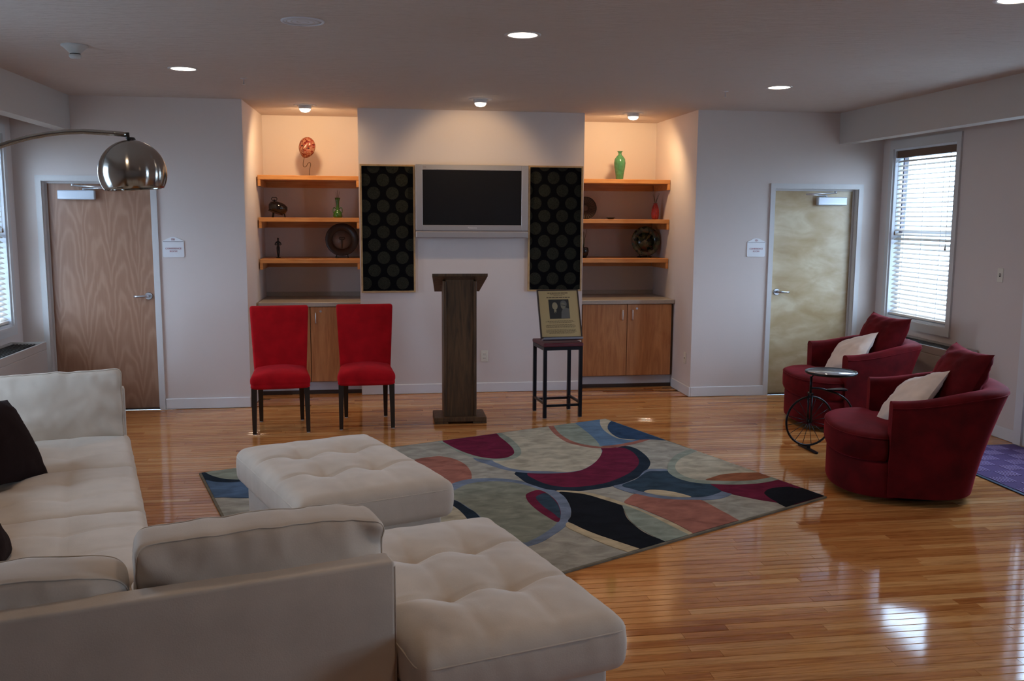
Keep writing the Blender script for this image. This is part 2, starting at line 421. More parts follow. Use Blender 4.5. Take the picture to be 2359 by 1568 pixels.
floor = struct('floor', MB().box(XL-.2, XR+.2, .5, 10.05, -.10, -.013).box(XL-.2, XR+.2, YB-.2, .5, -.10, 0), 'subfloor')
struct('ceiling', MB().box(XL-.2, XR+.2, YB-.2, 10.05, H, H+.12), 'ceiling_paint')
D1 = (-2.805, -1.905, 2.026); D2 = (3.863, 4.725, 2.026)
def wall_door(name, x0, x1, D):
    struct(name, MB().box(x0, D[0], Y1, Y1+.16, 0, H).box(D[1], x1, Y1, Y1+.16, 0, H).box(D[0], D[1], Y1, Y1+.16, D[2], H), 'paint')
wall_door('wall_back_left', XL-.15, XA, D1)
wall_door('wall_back_right', XB, XR+.15, D2)
struct('wall_niche_left', MB().prism([(XA, Y1+.16), (-1.086, Y3), (-1.086, Y3+.12), (-1.28, Y3+.12), (-1.28, Y1+.16)], 0, H), 'paint')
struct('wall_niche_right', MB().prism([(XB, Y1+.16), (3.20, Y1+.16), (3.20, Y3+.12), (3.063, Y3+.12), (3.063, Y3)], 0, H), 'paint')
struct('wall_niche_back_left', MB().box(-1.086, XC, Y3, Y3+.12, 0, H), 'paint')
struct('wall_niche_back_right', MB().box(XD, 3.063, Y3, Y3+.12, 0, H), 'paint')
struct('wall_back_center', MB().box(XC, XD, Y2, Y3+.12, 0, H), 'paint')
DR = (5.42, 6.39, 2.05)                                 # glazed entrance door in the right wall
def side_wall(name, x0, x1, opens):                      # opens: (y0,y1,z0,z1) sorted by y
    m = MB(); y = YB
    for a, b, z0, z1 in opens:
        m.box(x0, x1, y, a, 0, H)
        if z0 > 0: m.box(x0, x1, a, b, 0, z0)
        m.box(x0, x1, a, b, z1, H); y = b
    m.box(x0, x1, y, Y1, 0, H); struct(name, m, 'paint')
side_wall('wall_right', XR, XR+.16, sorted([(a, b, WIN_Z0, WIN_Z1) for a, b in WINDOWS_R]+[(DR[0], DR[1], 0, DR[2])]))
side_wall('wall_left', XL-.16, XL, sorted([(a, b, WIN_Z0, WIN_Z1) for a, b in WINDOWS_L]))
struct('wall_rear', MB().box(XL-.16, XR+.16, YB-.16, YB, 0, H), 'paint')
struct('beam_left', MB().box(-2.672, -2.5426, YB, Y1, 2.4564, H), 'beam_paint')
struct('beam_right', MB().box(4.4982, 4.628, YB, Y1, 2.4564, H), 'beam_paint')
def baseb(name, x0, x1, y0, y1):
    struct(name, MB().cbox(x0, x1, y0, y1, .001, .098, .005), 'trim_paint')
baseb('baseboard_back_left', -1.853, XA, Y1-.015, Y1)
baseb('baseboard_back_center', XC, XD, Y2-.015, Y2)
baseb('baseboard_back_right', XB, 3.818, Y1-.015, Y1)
baseb('baseboard_niche_right', XB-.017, XB-.002, Y1-.015, 9.16)
baseb('baseboard_niche_left', XA+.012, XA+.030, Y1+.01, 9.16)
baseb('baseboard_right', XR-.015, XR, 6.47, Y1)
baseb('baseboard_left', XL, XL+.015, 5.0, Y1)

# oak strips
def add_plank(mb, tone_list, x0, x1, y0, y1):
    g, c = .0011, .0022
    x0 += .0003; x1 -= .0003; y0 += g; y1 -= g; dz = random.uniform(-.0004, 0)
    v = [(x0, y0, -.012), (x1, y0, -.012), (x1, y1, -.012), (x0, y1, -.012), (x0, y0, dz-c), (x1, y0, dz-c), (x1, y1, dz-c), (x0, y1, dz-c),
         (x0+.0004, y0+c, dz), (x1-.0004, y0+c, dz), (x1-.0004, y1-c, dz), (x0+.0004, y1-c, dz)]
    f = [(0, 1, 5, 4), (1, 2, 6, 5), (2, 3, 7, 6), (3, 0, 4, 7), (4, 5, 9, 8), (5, 6, 10, 9), (6, 7, 11, 10), (7, 4, 8, 11), (8, 9, 10, 11)]
    mb.add(v, f); tone_list += [random.uniform(0, 1)*.55+random.triangular(0, 1, .45)*.45]*len(v)
def plank_obj(name, mb, tones):
    o = mb.build(name, 'oak_floor', floor); a = o.data.attributes.new('tone', 'FLOAT', 'POINT'); a.data.foreach_set('value', tones); return o
RUGQ = [(-1.175, 6.37), (1.984, 7.707), (2.802, 5.308), (-0.342, 3.624)]
def inpoly(x, y, P):
    r = False
    for i in range(len(P)):
        (ax, ay), (bx, by) = P[i], P[i-1]
        if (ay > y) != (by > y) and x < (bx-ax)*(y-ay)/(by-ay)+ax: r = not r
    return r
SOFA_ZONE = [(-3, 2.0), (.9, 2.6), (.5, 4.1), (-.4, 3.9), (-1.5, 6.1), (-3, 6)]
planks = []; PWID = .0572; y = .5
while y < Y3:
    x = XL-random.uniform(0, 1)
    while x < XR:
        L = random.choice((.4, .6, .8, 1.0, 1.2, 1.5, 1.8))*random.uniform(.9, 1.1); a, b = max(x, XL), min(x+L, XR); x += L
        if b-a < .03: continue
        if y > Y1-.02 and not (XA-.02 < (a+b)/2 < XB+.02): continue
        planks.append((a, b, y, y+PWID))
    y += PWID
def score(p):
    xm, ym = (p[0]+p[1])/2, (p[2]+p[3])/2; q = proj((xm, ym, 0))
    if q[2] < .5 or not (0 < q[0] < 2359 and 0 < q[1] < 1568): return 0
    if inpoly(xm, ym, RUGQ) or inpoly(xm, ym, SOFA_ZONE): return 0
    if (xm-3.4)**2+(ym-5.5)**2 < .3: return 0
    return (p[1]-p[0])/q[2]**3
planks.sort(key=score, reverse=True)
for p in planks[:298]:
    mb, tn = MB(), []; add_plank(mb, tn, *p); plank_obj('plank', mb, tn)
mb, tn = MB(), []
for p in planks[298:]: add_plank(mb, tn, *p)
o = plank_obj('far_planks', mb, tn); o['kind'] = 'stuff'

# windows in the side walls
def sbox(m, s, xin, d0, d1, y0, y1, z0, z1, c=0):
    a, b = sorted((xin+s*d0, xin+s*d1)); return m.cbox(a, b, y0, y1, z0, z1, c) if c else m.box(a, b, y0, y1, z0, z1)
def window(name, s, xin, y0, y1):
    r = sroot(name); z0, z1 = WIN_Z0, WIN_Z1
    m = MB()
    for a in ((y0-.06, y0, z0-.075, z1+.08), (y1, y1+.06, z0-.075, z1+.08), (y0, y1, z1, z1+.08), (y0, y1, z0-.075, z0)): sbox(m, s, xin, -.018, 0, *a)
    m.build('casing', 'frame_paint', r)
    m = MB()
    for a in ((y0, y0+.02, z0, z1), (y1-.02, y1, z0, z1), (y0+.02, y1-.02, z1-.02, z1), (y0+.02, y1-.02, z0, z0+.02)): sbox(m, s, xin, .0, .155, *a)
    m.build('jamb_lining', 'sash_vinyl', r)
    zm = 1.60
    for nm, d, a, b in (('upper_sash', .125, zm-.02, z1-.02), ('lower_sash', .09, z0+.02, zm+.025)):
        m = MB(); t = .045
        for q in ((y0+.02, y0+.02+t, a, b), (y1-.02-t, y1-.02, a, b), (y0+.02+t, y1-.02-t, b-t, b), (y0+.02+t, y1-.02-t, a, a+t)): sbox(m, s, xin, d-.015, d+.015, *q)
        sh = m.build(nm, 'sash_vinyl', r)
        sbox(MB(), s, xin, d-.002, d+.002, y0+.02+t, y1-.02-t, a+t, b-t).build('pane', 'window_glass', sh)
    m = MB(); sbox(m, s, xin, .06, .075, y1-.075, y1-.055, zm, z1-.02); m.build('sash_track', 'sash_gap', r)
    return r
window('window_1', 1, XR, *WINDOWS_R[0]); window('window_2', -1, XL, *WINDOWS_L[0])
window('unseen_window_3', -1, XL, *WINDOWS_L[1]); window('unseen_window_4', 1, XR, *WINDOWS_R[1])  # both out of view, added to supply daylight from the sides

def blind(label, s, xin, y0, y1):
    xc = xin+s*.042
    r = thing('venetian_blind', label, 'blind', (xc, (y0+y1)/2, 0), 0)
    hw = (y1-y0)/2-.026
    MB().box(-.03, .03, -hw, hw, 2.315, 2.378).build('valance', 'valance_wood', r)
    n = 34; zt, zb = 2.285, .865
    tl = math.radians(24)*s; me = None
    for i in range(n):
        z = zt+(zb-zt)*i/(n-1)
        if me is None:
            m = MB(); R = []
            for q in range(5):
                w = -.025+.05*q/4; R.append([(w*math.cos(tl), -hw+.004, w*math.sin(tl)+.004*(1-(w/.025)**2)), (w*math.cos(tl), hw-.004, w*math.sin(tl)+.004*(1-(w/.025)**2))])
            m.grid(R); m.grid([[(x, y, zz-.003) for x, y, zz in q] for q in R][::-1])
            o = m.build('slat', 'slat_wood', r); me = o.data
        else:
            o = bpy.data.objects.new('slat', me); COL.objects.link(o); o.parent = r
        o.location = (0, 0, z)
    MB().cbox(-.026, .026, -hw+.002, hw-.002, .822, .842, .004).build('bottom_rail', 'slat_wood', r)
    for yy in (-hw*.62, 0, hw*.62):
        MB().box(-.0275, -.0262, yy-.002, yy+.002, .84, 2.32).box(.0262, .0275, yy-.002, yy+.002, .84, 2.32).build('ladder_cord', 'sash_vinyl', r)
    for yy, zz in ((hw*.93, 1.62), (-hw*.82, 1.50)):
        MB().box(-.034*s-.001, -.034*s+.001, yy-.001, yy+.001, zz, 2.32).lathe([(.003, zz-.035), (.008, zz-.028), (.006, zz), (0, zz+.004)], 8, (-.034*s, yy)).build('pull_cord', 'valance_wood', r)
    return r
blind('slatted blind in the bright window behind the two tub armchairs', 1, XR, *WINDOWS_R[0])
blind('slatted blind in the window over the heater beside the reddish door', -1, XL, *WINDOWS_L[0])

# doors
def door(name, D, hinge_right, leafmat, ytop):
    r = sroot(name); x0, x1, zt = D
    m = MB(); w = .047
    m.box(x0-w, x0, Y1-.014, Y1, 0, zt+w).box(x1, x1+w, Y1-.014, Y1, 0, zt+w).box(x0, x1, Y1-.014, Y1, zt, zt+w)
    m.box(x0, x0+.004, Y1, Y1+.16, 0, zt).box(x1-.004, x1, Y1, Y1+.16, 0, zt).box(x0, x1, Y1, Y1+.16, zt-.004, zt)
    m.box(x0+.004, x0+.02, Y1+.055, Y1+.075, 0, zt).box(x1-.02, x1-.004, Y1+.055, Y1+.075, 0, zt).box(x0+.02, x1-.02, Y1+.055, Y1+.075, zt-.02, zt-.004)
    m.build('door_frame', 'frame_paint', r)
    lf = MB().cbox(x0+.006, x1-.006, Y1+.077, Y1+.12, .004, zt-.003, .002).build('door_leaf', leafmat, r)
    MB().box(x0+.004, x1-.004, Y1+.01, Y1+.075, 0, .005).build('threshold', 'rubber_base', r)
    yl = Y1+.077; sgn = -1 if hinge_right else 1          # lever side
    hx = x0+.09 if hinge_right else x1-.075; d = 1 if hinge_right else -1
    h = MB().tube([(hx, yl, 1.02), (hx, yl-.012, 1.02)], [.034, .030], 20).tube([(hx, yl-.01, 1.02), (hx, yl-.05, 1.02)], .012, 12)
    h.tube([(hx-.012*d, yl-.052, 1.022), (hx+.03*d, yl-.054, 1.022), (hx+.09*d, yl-.050, 1.018), (hx+.115*d, yl-.046, 1.018)], [.014, .012, .010, .0095], 10).build('lever_handle', 'nickel', r)
    cx0, cx1 = (4.325, 4.625) if hinge_right else (-2.69, -2.385)
    cl = MB().cbox(cx0, cx1, yl-.055, yl-.001, 1.868, 1.948, .006).build('door_closer', 'closer_paint', r)
    MB().box(cx0+.004, cx1-.004, yl-.0565, yl-.0545, 1.885, 1.888).build('cover_seam', 'satin_steel', cl)
    px = (cx0+cx1)/2-.06 if hinge_right else (cx0+cx1)/2+.06; e = -1 if hinge_right else 1
    a = MB().tube([(px, yl-.03, 1.947), (px, yl-.03, 1.968)], .010, 10).tube([(px, yl-.03, 1.962), (px+e*.25, yl-.12, 1.972)], .008, 8)
    a.tube([(px+e*.25, yl-.12, 1.972), (px-e*.08, yl-.06, 1.988)], .007, 8).tube([(px-e*.08, yl-.06, 1.980), (px-e*.08, yl-.06, 2.004)], .012, 10); a.build('closer_arm', 'satin_steel', cl)
    for z in (.25, 1.0, 1.78):
        hxx = x1-.008 if hinge_right else x0+.008
        MB().tube([(hxx, yl-.006, z-.05), (hxx, yl-.006, z+.05)], .006, 8).build('hinge', 'satin_steel', r)
    return r
door('door_1', D1, False, 'door_birch_red', 0); door('door_2', D2, True, 'door_birch_pale', 0)
r = sroot('door_3'); a, b, zt = DR
m = MB(); xi = XR
m.box(xi-.02, xi, b, b+.085, 0, zt+.085).box(xi-.02, xi, a-.085, a, 0, zt+.085).box(xi-.02, xi, a, b, zt, zt+.085)
m.box(xi, xi+.16, b-.02, b, 0, zt).box(xi, xi+.16, a, a+.02, 0, zt).box(xi, xi+.16, a+.02, b-.02, zt-.02, zt); m.build('door_frame', 'trim_paint', r)
m = MB(); x0, x1 = xi+.06, xi+.105
m.box(x0, x1, a+.022, a+.075, .05, zt-.022).box(x0, x1, b-.075, b-.022, .05, zt-.022).box(x0, x1, a+.075, b-.075, .05, .82).box(x0, x1, a+.075, b-.075, zt-.09, zt-.022).build('door_leaf', 'white_plastic', r)
MB().box(x0+.018, x0+.024, a+.075, b-.075, .82, zt-.09).build('pane', 'window_glass', r)
MB().box(xi, xi+.14, a+.022, b-.022, 0, .048).build('threshold', 'dark_slot', r)
# outside, seen through the blinds
struct('exterior_ground', MB().box(5.2, 30, -12, 30, -.5, -.4).box(-30, -3.3, -12, 30, -.5, -.4), 'exterior_ground')
ext = struct('exterior_wall', MB().box(9.0, 9.2, 9.0, 22, -.4, 2.1), 'exterior_siding')

# ================================================================== CEILING FIXTURES
def add_light(name, kind, loc, energy, color, parent=None, target=None, size=.05, spot=60, blend=.4):
    l = bpy.data.lights.new(name, kind); l.energy = energy; l.color = color
    if kind == 'SPOT': l.spot_size = math.radians(spot); l.spot_blend = blend
    l.shadow_soft_size = size
    o = bpy.data.objects.new(name, l); COL.objects.link(o); o.location = loc
    if target is not None: o.rotation_euler = (Vector(target)-Vector(loc)).to_track_quat('-Z', 'Y').to_euler()
    if parent is not None:
        o.parent = parent; o.matrix_parent_inverse = Matrix.Translation(parent.location).inverted()
    return o
WARM = (1.0, .68, .36); CAN_W = 20.0; EYE_W = 20.0
def recessed(x, y, label):
    r = thing('recessed_light', label, 'ceiling light', (x, y, H), 0, 'round recessed ceiling lights')
    MB().lathe([(.083, 0), (.083, -.004), (.104, -.003), (.104, 0)], 32, cap=False).build('trim_ring', 'fixture_white', r)
    MB().lathe([(0, -.0015), (.083, -.0015), (.083, 0), (0, 0)], 32, cap=False).build('lens', 'can_lens', r)
    add_light('lamp_beam', 'SPOT', (x, y, H-.02), CAN_W, (1.0, .74, .50), r, (x, y, 0), .08, 125, .8)
recessed(.854, 5.335, 'glowing recessed ceiling light above the patterned rug')
recessed(-1.282, 6.952, 'glowing recessed ceiling light near the reddish wooden door')
recessed(3.156, 7.059, 'glowing recessed ceiling light near the pale wooden door')
recessed(2.975, 4.09, 'recessed ceiling light cut by the top edge of the picture')
recessed(-1.28, 3.9, 'added recessed ceiling light out of view above the cream sectional seat')  # unseen can, added for extra ceiling light
recessed(.854, 2.3, 'added recessed ceiling light out of view above the near sofa back')  # also outside the frame, put in to light the room from above
def eyeball(x, y, label, tgt, w, spot):
    r = thing('eyeball_spotlight', label, 'spotlight', (x, y, H), 0, 'eyeball spotlights in front of the shelves')
    MB().lathe([(.062, 0), (.062, -.006), (.104, -.004), (.104, 0)], 32, cap=False).build('trim_ring', 'fixture_white', r)
    MB().lathe([(.062, 0), (.060, -.018), (.056, -.030), (.050, -.036), (.044, -.03)], 28, cap=False).build('eyeball', 'fixture_white', r)
    MB().lathe([(.050, -.032), (.047, -.046), (.034, -.058), (.015, -.064), (0, -.065)], 28, cap=False).build('lens', 'eye_lens', r)
    add_light('lamp_beam', 'SPOT', (x, y, H-.10), w, WARM, r, tgt, .045, spot, .55)
eyeball(-.591, 8.985, 'small eyeball spotlight lighting the red mask niche', (-.55, 9.65, 1.9), EYE_W, 168)
eyeball(.951, 8.235, 'small eyeball spotlight lighting the wall over the television', (.951, 9.114, 2.12), EYE_W*.75, 92)
eyeball(2.549, 9.045, 'small eyeball spotlight lighting the green vase niche', (2.5, 9.65, 1.9), EYE_W, 168)
r = thing('ceiling_speaker', 'round white speaker grille set into the ceiling', 'speaker', (-.342, 5.175, H))
MB().lathe([(.098, 0), (.100, -.006), (.112, -.005), (.114, 0)], 36, cap=False).build('trim_ring', 'speaker_white', r)
MB().lathe([(0, -.004), (.05, -.0045), (.098, -.003), (.098, 0)], 36, cap=False).build('grille', 'speaker_white', r)
for q in (.03, .06, .085): MB().lathe([(q-.004, -.0046), (q, -.006), (q+.004, -.0046)], 36, cap=False).build('grille_ring', 'fixture_white', r)
r = thing('smoke_detector', 'small round detector with a dark underside slot on the ceiling', 'smoke detector', (-1.755, 6.13, H))
MB().lathe([(.078, 0), (.078, -.008), (.066, -.014), (.03, -.05), (.0, -.05)], 28, cap=False).build('base', 'detector_plastic', r)
MB().lathe([(.030, -.050), (.030, -.056)], 24).build('vent_slot', 'dark_slot', r)
MB().lathe([(.034, -.056), (.036, -.066), (.028, -.078), (0, -.080)], 24, cap=False).build('sensor_cap', 'detector_plastic', r)
def sprinkler(x, y, label):
    r = thing('sprinkler_head', label, 'sprinkler', (x, y, H), 0, 'ceiling sprinkler heads')
    MB().lathe([(.026, 0), (.026, -.003), (.008, -.008), (0, -.008)], 16, cap=False).build('escutcheon', 'satin_steel', r)
    MB().lathe([(.0035, -.008), (.0035, -.042), (.012, -.043), (.012, -.045), (0, -.045)], 12, cap=False).build('deflector', 'satin_steel', r)
sprinkler(-.925, 7.342, 'tiny sprinkler head in front of the mask niche'); sprinkler(2.831, 7.352, 'tiny sprinkler head in front of the green vase niche')

# ================================================================== BUILT-INS IN THE NICHES
SHZ = (2.128, 1.722, 1.318); SHF = 9.40
def shelf(x0, x1, z, label):
    r = thing('wall_shelf', label, 'shelf', ((x0+x1)/2, (SHF+Y3)/2, z), 0, 'oak niche shelves'); hw = (x1-x0)/2; hd = (Y3-SHF)/2
    MB().cbox(-hw, hw, -hd, hd, -.042, 0, .003).build('board', 'shelf_oak', r)
    for s in (-1, 1): MB().box(min(s*hw, s*(hw-.026)), max(s*hw, s*(hw-.026)), -hd+.004, hd-.03, -.105, -.042).build('side_cleat', 'shelf_oak', r)
    MB().box(-hw+.026, hw-.026, hd-.02, hd, -.105, -.042).build('back_cleat', 'shelf_oak', r)
NL = (-1.084, XC-.001); NR = (XD+.001, 3.060)
for z, t in zip(SHZ, ('top shelf of the mask niche, under the red mask', 'middle shelf of the mask niche, under the tilted dark pot', 'lowest shelf of the mask niche, under the slim statuette')): shelf(*NL, z, 'orange oak '+t)
for z, t in zip(SHZ, ('top shelf of the right niche, under the green vase', 'middle shelf of the right niche, under the red ribbed vase', 'lowest shelf of the right niche, under the mosaic plate')): shelf(*NR, z, 'orange oak '+t)
def cabinet(x0, x1, label, clabel, lock):
    r = thing('base_cabinet', label, 'cabinet', ((x0+x1)/2, 9.18, 0), 0, 'oak niche cabinets'); hw = (x1-x0)/2
    MB().box(-hw, hw, .02, .74, .125, .868).build('body', 'cabinet_carcass', r)
    for s in (-1, 1):
        a, b = sorted((s*.003, s*(hw-.022)))
        d = MB().cbox(a, b, 0, .019, .130, .862, .002).build('door', 'cabinet_oak', r)
        hx = s*.052
        MB().tube([(hx, -.001, .705), (hx, -.024, .705), (hx, -.026, .715), (hx, -.026, .795), (hx, -.024, .805), (hx, -.001, .805)], .0048, 8).build('handle', 'satin_steel', d)
        if s == lock: MB().tube([(s*.10, 0, .82), (s*.10, -.006, .82)], .011, 14).build('lock', 'satin_steel', d)
    MB().box(-hw, hw, .055, .07, .036, .125).build('toe_kick', 'toe_kick', r)
    MB().box(-hw, hw, .045, .07, .001, .036).build('base_strip', 'rubber_base', r)
    c = thing('countertop', clabel, 'countertop', ((x0+x1)/2, 9.155, .868), 0, 'niche countertops')
    MB().cbox(-hw, hw, 0, Y3-9.155, 0, .042, .003).build('slab', 'counter_laminate', c)
    MB().box(-hw, hw, Y3-9.155-.02, Y3-9.155, .042, .085).build('backsplash', 'counter_laminate', c)
cabinet(*NL, 'oak base cabinet behind the two red chairs', 'grey beige countertop behind the two red chairs', 1)
cabinet(*NR, 'oak base cabinet with two doors beside the plaque stool', 'grey beige countertop below the mosaic plate shelf', 1)

# ================================================================== WALL THINGS
tv = thing('television', 'silver flat screen television with black screen on the wall', 'television', (.962, 8.985, 1.535))
W2 = .5425
m = MB()
m.cbox(-W2, -W2+.066, 0, .10, .070, .693, .004).cbox(W2-.066, W2, 0, .10, .070, .693, .004).cbox(-W2+.064, W2-.064, 0, .10, .643, .693, .004).cbox(-W2+.064, W2-.064, 0, .10, .070, .124, .004)
m.build('bezel', 'tv_silver', tv)
MB().box(-W2+.064, W2-.064, .014, .10, .12, .646).build('screen', 'tv_screen', tv)
MB().box(-W2+.004, W2-.004, .008, .10, .062, .072).build('seam', 'tv_seam', tv)
MB().cbox(-W2, W2, -.012, .10, 0, .064, .008).build('speaker_bar', 'tv_silver', tv)
MB().box(-.30, .30, .10, .129, .15, .50).build('mount', 'dark_slot', tv)
text('Panasonic', .022, 'white_plastic', tv, (0, -.0006, .098))
MB().box(-W2+.072, -W2+.10, -.0008, .002, .666, .670).build('label_print', 'tv_seam', tv)
def fabric_panel(x0, x1, z0, z1, org, label):
    r = thing('fabric_panel', label, 'wall panel', ((x0+x1)/2, Y2, (z0+z1)/2), 0, 'dotted fabric wall panels'); hw, hh = (x1-x0)/2, (z1-z0)/2
    frame4(-hw, hw, -hh, hh, .016, -.031, 0).build('frame', 'panel_edge_wood', r)
    o = MB().box(-hw+.016-org[0], hw-.016-org[0], -.026, -.002, -hh+.016-org[1], hh-.016-org[1]).build('cloth', 'medallion_cloth', r); o.location = (org[0], 0, org[1])
fabric_panel(-.103, .417, 1.007, 2.228, (-.043, .217), 'black panel with round medallions between mask niche and television')
fabric_panel(1.523, 2.066, 1.010, 2.236, (-.112, .374), 'black panel with round medallions between television and green vase niche')
def room_sign(x0, x1, label):
    r = thing('room_sign', label, 'sign', ((x0+x1)/2, Y1, 1.369), 0, 'conference room signs'); w = (x1-x0)/2; P = []
    c = .012
    for a in range(4): t = PI+PI/2*a/3; P.append((-w+c+c*math.cos(t), c+c*math.sin(t)))
    for a in range(4): t = 1.5*PI+PI/2*a/3; P.append((w-c+c*math.cos(t), c+c*math.sin(t)))
    P += [(w, .142)]
    for a in range(9):
        t = a/8; P.append((w*.93-2*w*.93*t, .146+.032*math.sin(PI*t)**1.2))
    P += [(-w, .142)]
    M = Matrix(((1, 0, 0, 0), (0, 0, -1, 0), (0, 1, 0, 0), (0, 0, 0, 1)))
    MB().prism(P, 0, .006).mat(M).build('plate', 'white_plastic', r)
    MB().box(-w+.004, w-.004, -.0066, -.005, .136, .139).build('rule', 'tv_seam', r)
    text('101', .026, 'sign_red', r, (0, -.0064, .156)); text('CONFERENCE', .0215, 'sign_red', r, (0, -.0064, .076), sx=1.0); text('ROOM', .0215, 'sign_red', r, (0, -.0064, .051))
room_sign(-1.826, -1.645, 'white arched room sign beside the reddish wooden door')
room_sign(3.598, 3.782, 'white arched room sign beside the pale wooden door')
def plate(label, name, cat, loc, rz, kind):
    r = thing(name, label, cat, loc, rz)
    MB().cbox(-.035, .035, -.006, 0, -.057, .057, .003).build('cover_plate', 'ivory_plastic', r)
    if kind == 'outlet':
        for z in (-.021, .021):
            MB().cbox(-.017, .017, -.0085, -.005, z-.014, z+.014, .002).build('socket', 'ivory_plastic', r)
            MB().box(-.008, -.005, -.0092, -.008, z-.004, z+.006).box(.005, .008, -.0092, -.008, z-.004, z+.006).build('slot', 'dark_slot', r)
    elif kind == 'switch':
        MB().box(-.008, .008, -.007, -.005, -.014, .014).build('switch_slot', 'dark_slot', r); MB().box(-.005, .005, -.018, -.006, -.002, .010).build('toggle', 'ivory_plastic', r)
    else: MB().lathe([(.008, -.0), (.008, .012), (0, .012)], 12).mat(Matrix.Rotation(PI/2, 4, 'X')).build('jack', 'satin_steel', r)
plate('cream wall outlet beside the dark lectern', 'wall_outlet', 'outlet', (1.095, Y2, .364), 0, 'outlet')
plate('ivory light switch on the wall beside the window', 'light_switch', 'switch', (XR, 6.785, 1.298), -PI/2, 'switch')
plate('small ivory jack plate on the niche side wall', 'jack_plate', 'wall plate', (3.0655, 8.80, .361), -PI/2, 'jack')
def heater(label, x0, x1, y0, y1, front):
    r = thing('heater_unit', label, 'heater', ((x0+x1)/2, (y0+y1)/2, 0), 0, 'wall heater units under the windows'); hw, hl = (x1-x0)/2, (y1-y0)/2
    MB().cbox(-hw, hw, -hl, hl, .04, .60, .006).build('cabinet', 'unit_beige', r)
    fx = hw if front > 0 else -hw
    a, b = sorted((fx, fx-front*.016)); MB().cbox(a, b, -hl, hl, .60, .665, .004).build('front_lip', 'unit_beige', r)
    a, b = sorted((-fx, -fx+front*.016)); MB().box(a, b, -hl, hl, .60, .665).build('back_lip', 'unit_beige', r)
    for s in (-1, 1): p, q = sorted((s*hl, s*(hl-.03))); MB().box(-hw+.016, hw-.016, p, q, .60, .665).build('end_cap', 'unit_beige', r)
    MB().box(-hw+.016, hw-.016, -hl+.03, hl-.03, .601, .615).build('grille_bed', 'unit_grille', r)
    n = 9
    for i in range(n):
        x = -hw+.03+(2*hw-.06)*i/(n-1); MB().box(x-.004, x+.004, -hl+.03, hl-.03, .618, .650).build('grille_slat', 'unit_grille', r)
    MB().box(-hw+.02, hw-.02, -hl+.02, hl-.02, 0, .04).build('plinth', 'dark_slot', r)
heater('beige heater unit under the window beside the reddish door', XL+.001, -2.75, 6.6, 8.36, 1)
heater('beige heater unit behind the tub armchairs', 4.70, XR-.016, 6.98, 8.30, -1)

# ================================================================== ORNAMENTS
DY = 9.60
def dz(z): return z
r = thing('mask_stand', 'red lacquered face mask on a bent wire stand', 'mask', (-.615, DY, SHZ[0]))
MB().cbox(-.079, .079, -.035, .035, 0, .008, .002).build('base', 'wire_brown', r)
P = [(.012, 0, .008), (.014, 0, .06), (.026, 0, .115), (.02, 0, .135), (.0, 0, .128), (-.012, 0, .105), (-.028, 0, .092), (-.045, 0, .10), (-.046, 0, .13), (-.038, 0, .165), (-.03, 0, .20)]
def smooth_path(P, n=5):
    out = []; V = [Vector(p) for p in P]
    for i in range(len(V)-1):
        p0, p1, p2, p3 = V[max(i-1, 0)], V[i], V[i+1], V[min(i+2, len(V)-1)]
        for k_ in range(n):
            t = k_/n; out.append(.5*((2*p1)+(p2-p0)*t+(2*p0-5*p1+4*p2-p3)*t*t+(3*p1-p0-3*p2+p3)*t**3))
    out.append(V[-1]); return out
MB().tube(smooth_path(P), .0028, 8).build('wire', 'wire_brown', r)
R = []; nU, nV = 28, 20
for j in range(nV+1):
    v_ = -PI/2+PI*j/nV; row = []
    for i in range(nU+1):
        u_ = -PI/2+PI*i/nU
        x = math.cos(v_)*math.sin(u_); z = math.sin(v_); y = -math.cos(v_)*math.cos(u_)
        wd = .083*(1+.10*z) if z > 0 else .083*(1-.34*z*z)
        g = lambda cx, cz, s: math.exp(-((x-cx)**2+(z-cz)**2)/s)
        y2 = .050*y-.028*g(0, -.10, .018)-.016*math.exp(-((x/.10)**2+((z-.12)/.25)**2))+.014*(g(-.42, .12, .03)+g(.42, .12, .03))-.010*(g(-.4, .32, .03)+g(.4, .32, .03))-.012*(g(-.1, -.52, .01)+g(.1, -.52, .01))-.008*(g(-.5, -.2, .05)+g(.5, -.2, .05))
        row.append((x*wd, y2, z*.102))
    R.append(row)
o = MB().grid(R[::-1]).build('mask', 'mask_paint', r); o.location = (-.005, -.015, .278); o.rotation_euler = (0.10, .36, -.35)
sol = o.modifiers.new('thickness', 'SOLIDIFY'); sol.thickness = .006; sol.offset = 0
for sx_ in (-1, 1):
    e = MB().lathe([(0, -.003), (.014, -.001), (.014, .001), (0, .003)], 14, cap=False).mat(Matrix.Rotation(PI/2, 4, 'X')).build('eye_hole', 'mask_dark', o); e.location = (sx_*.031, -.044, .010); e.scale = (1.1, 1, .45)
e = MB().lathe([(0, -.003), (.016, -.001), (.016, .001), (0, .003)], 14, cap=False).mat(Matrix.Rotation(PI/2, 4, 'X')).build('mouth', 'mask_dark', o); e.location = (0, -.048, -.052); e.scale = (1.1, 1, .5)

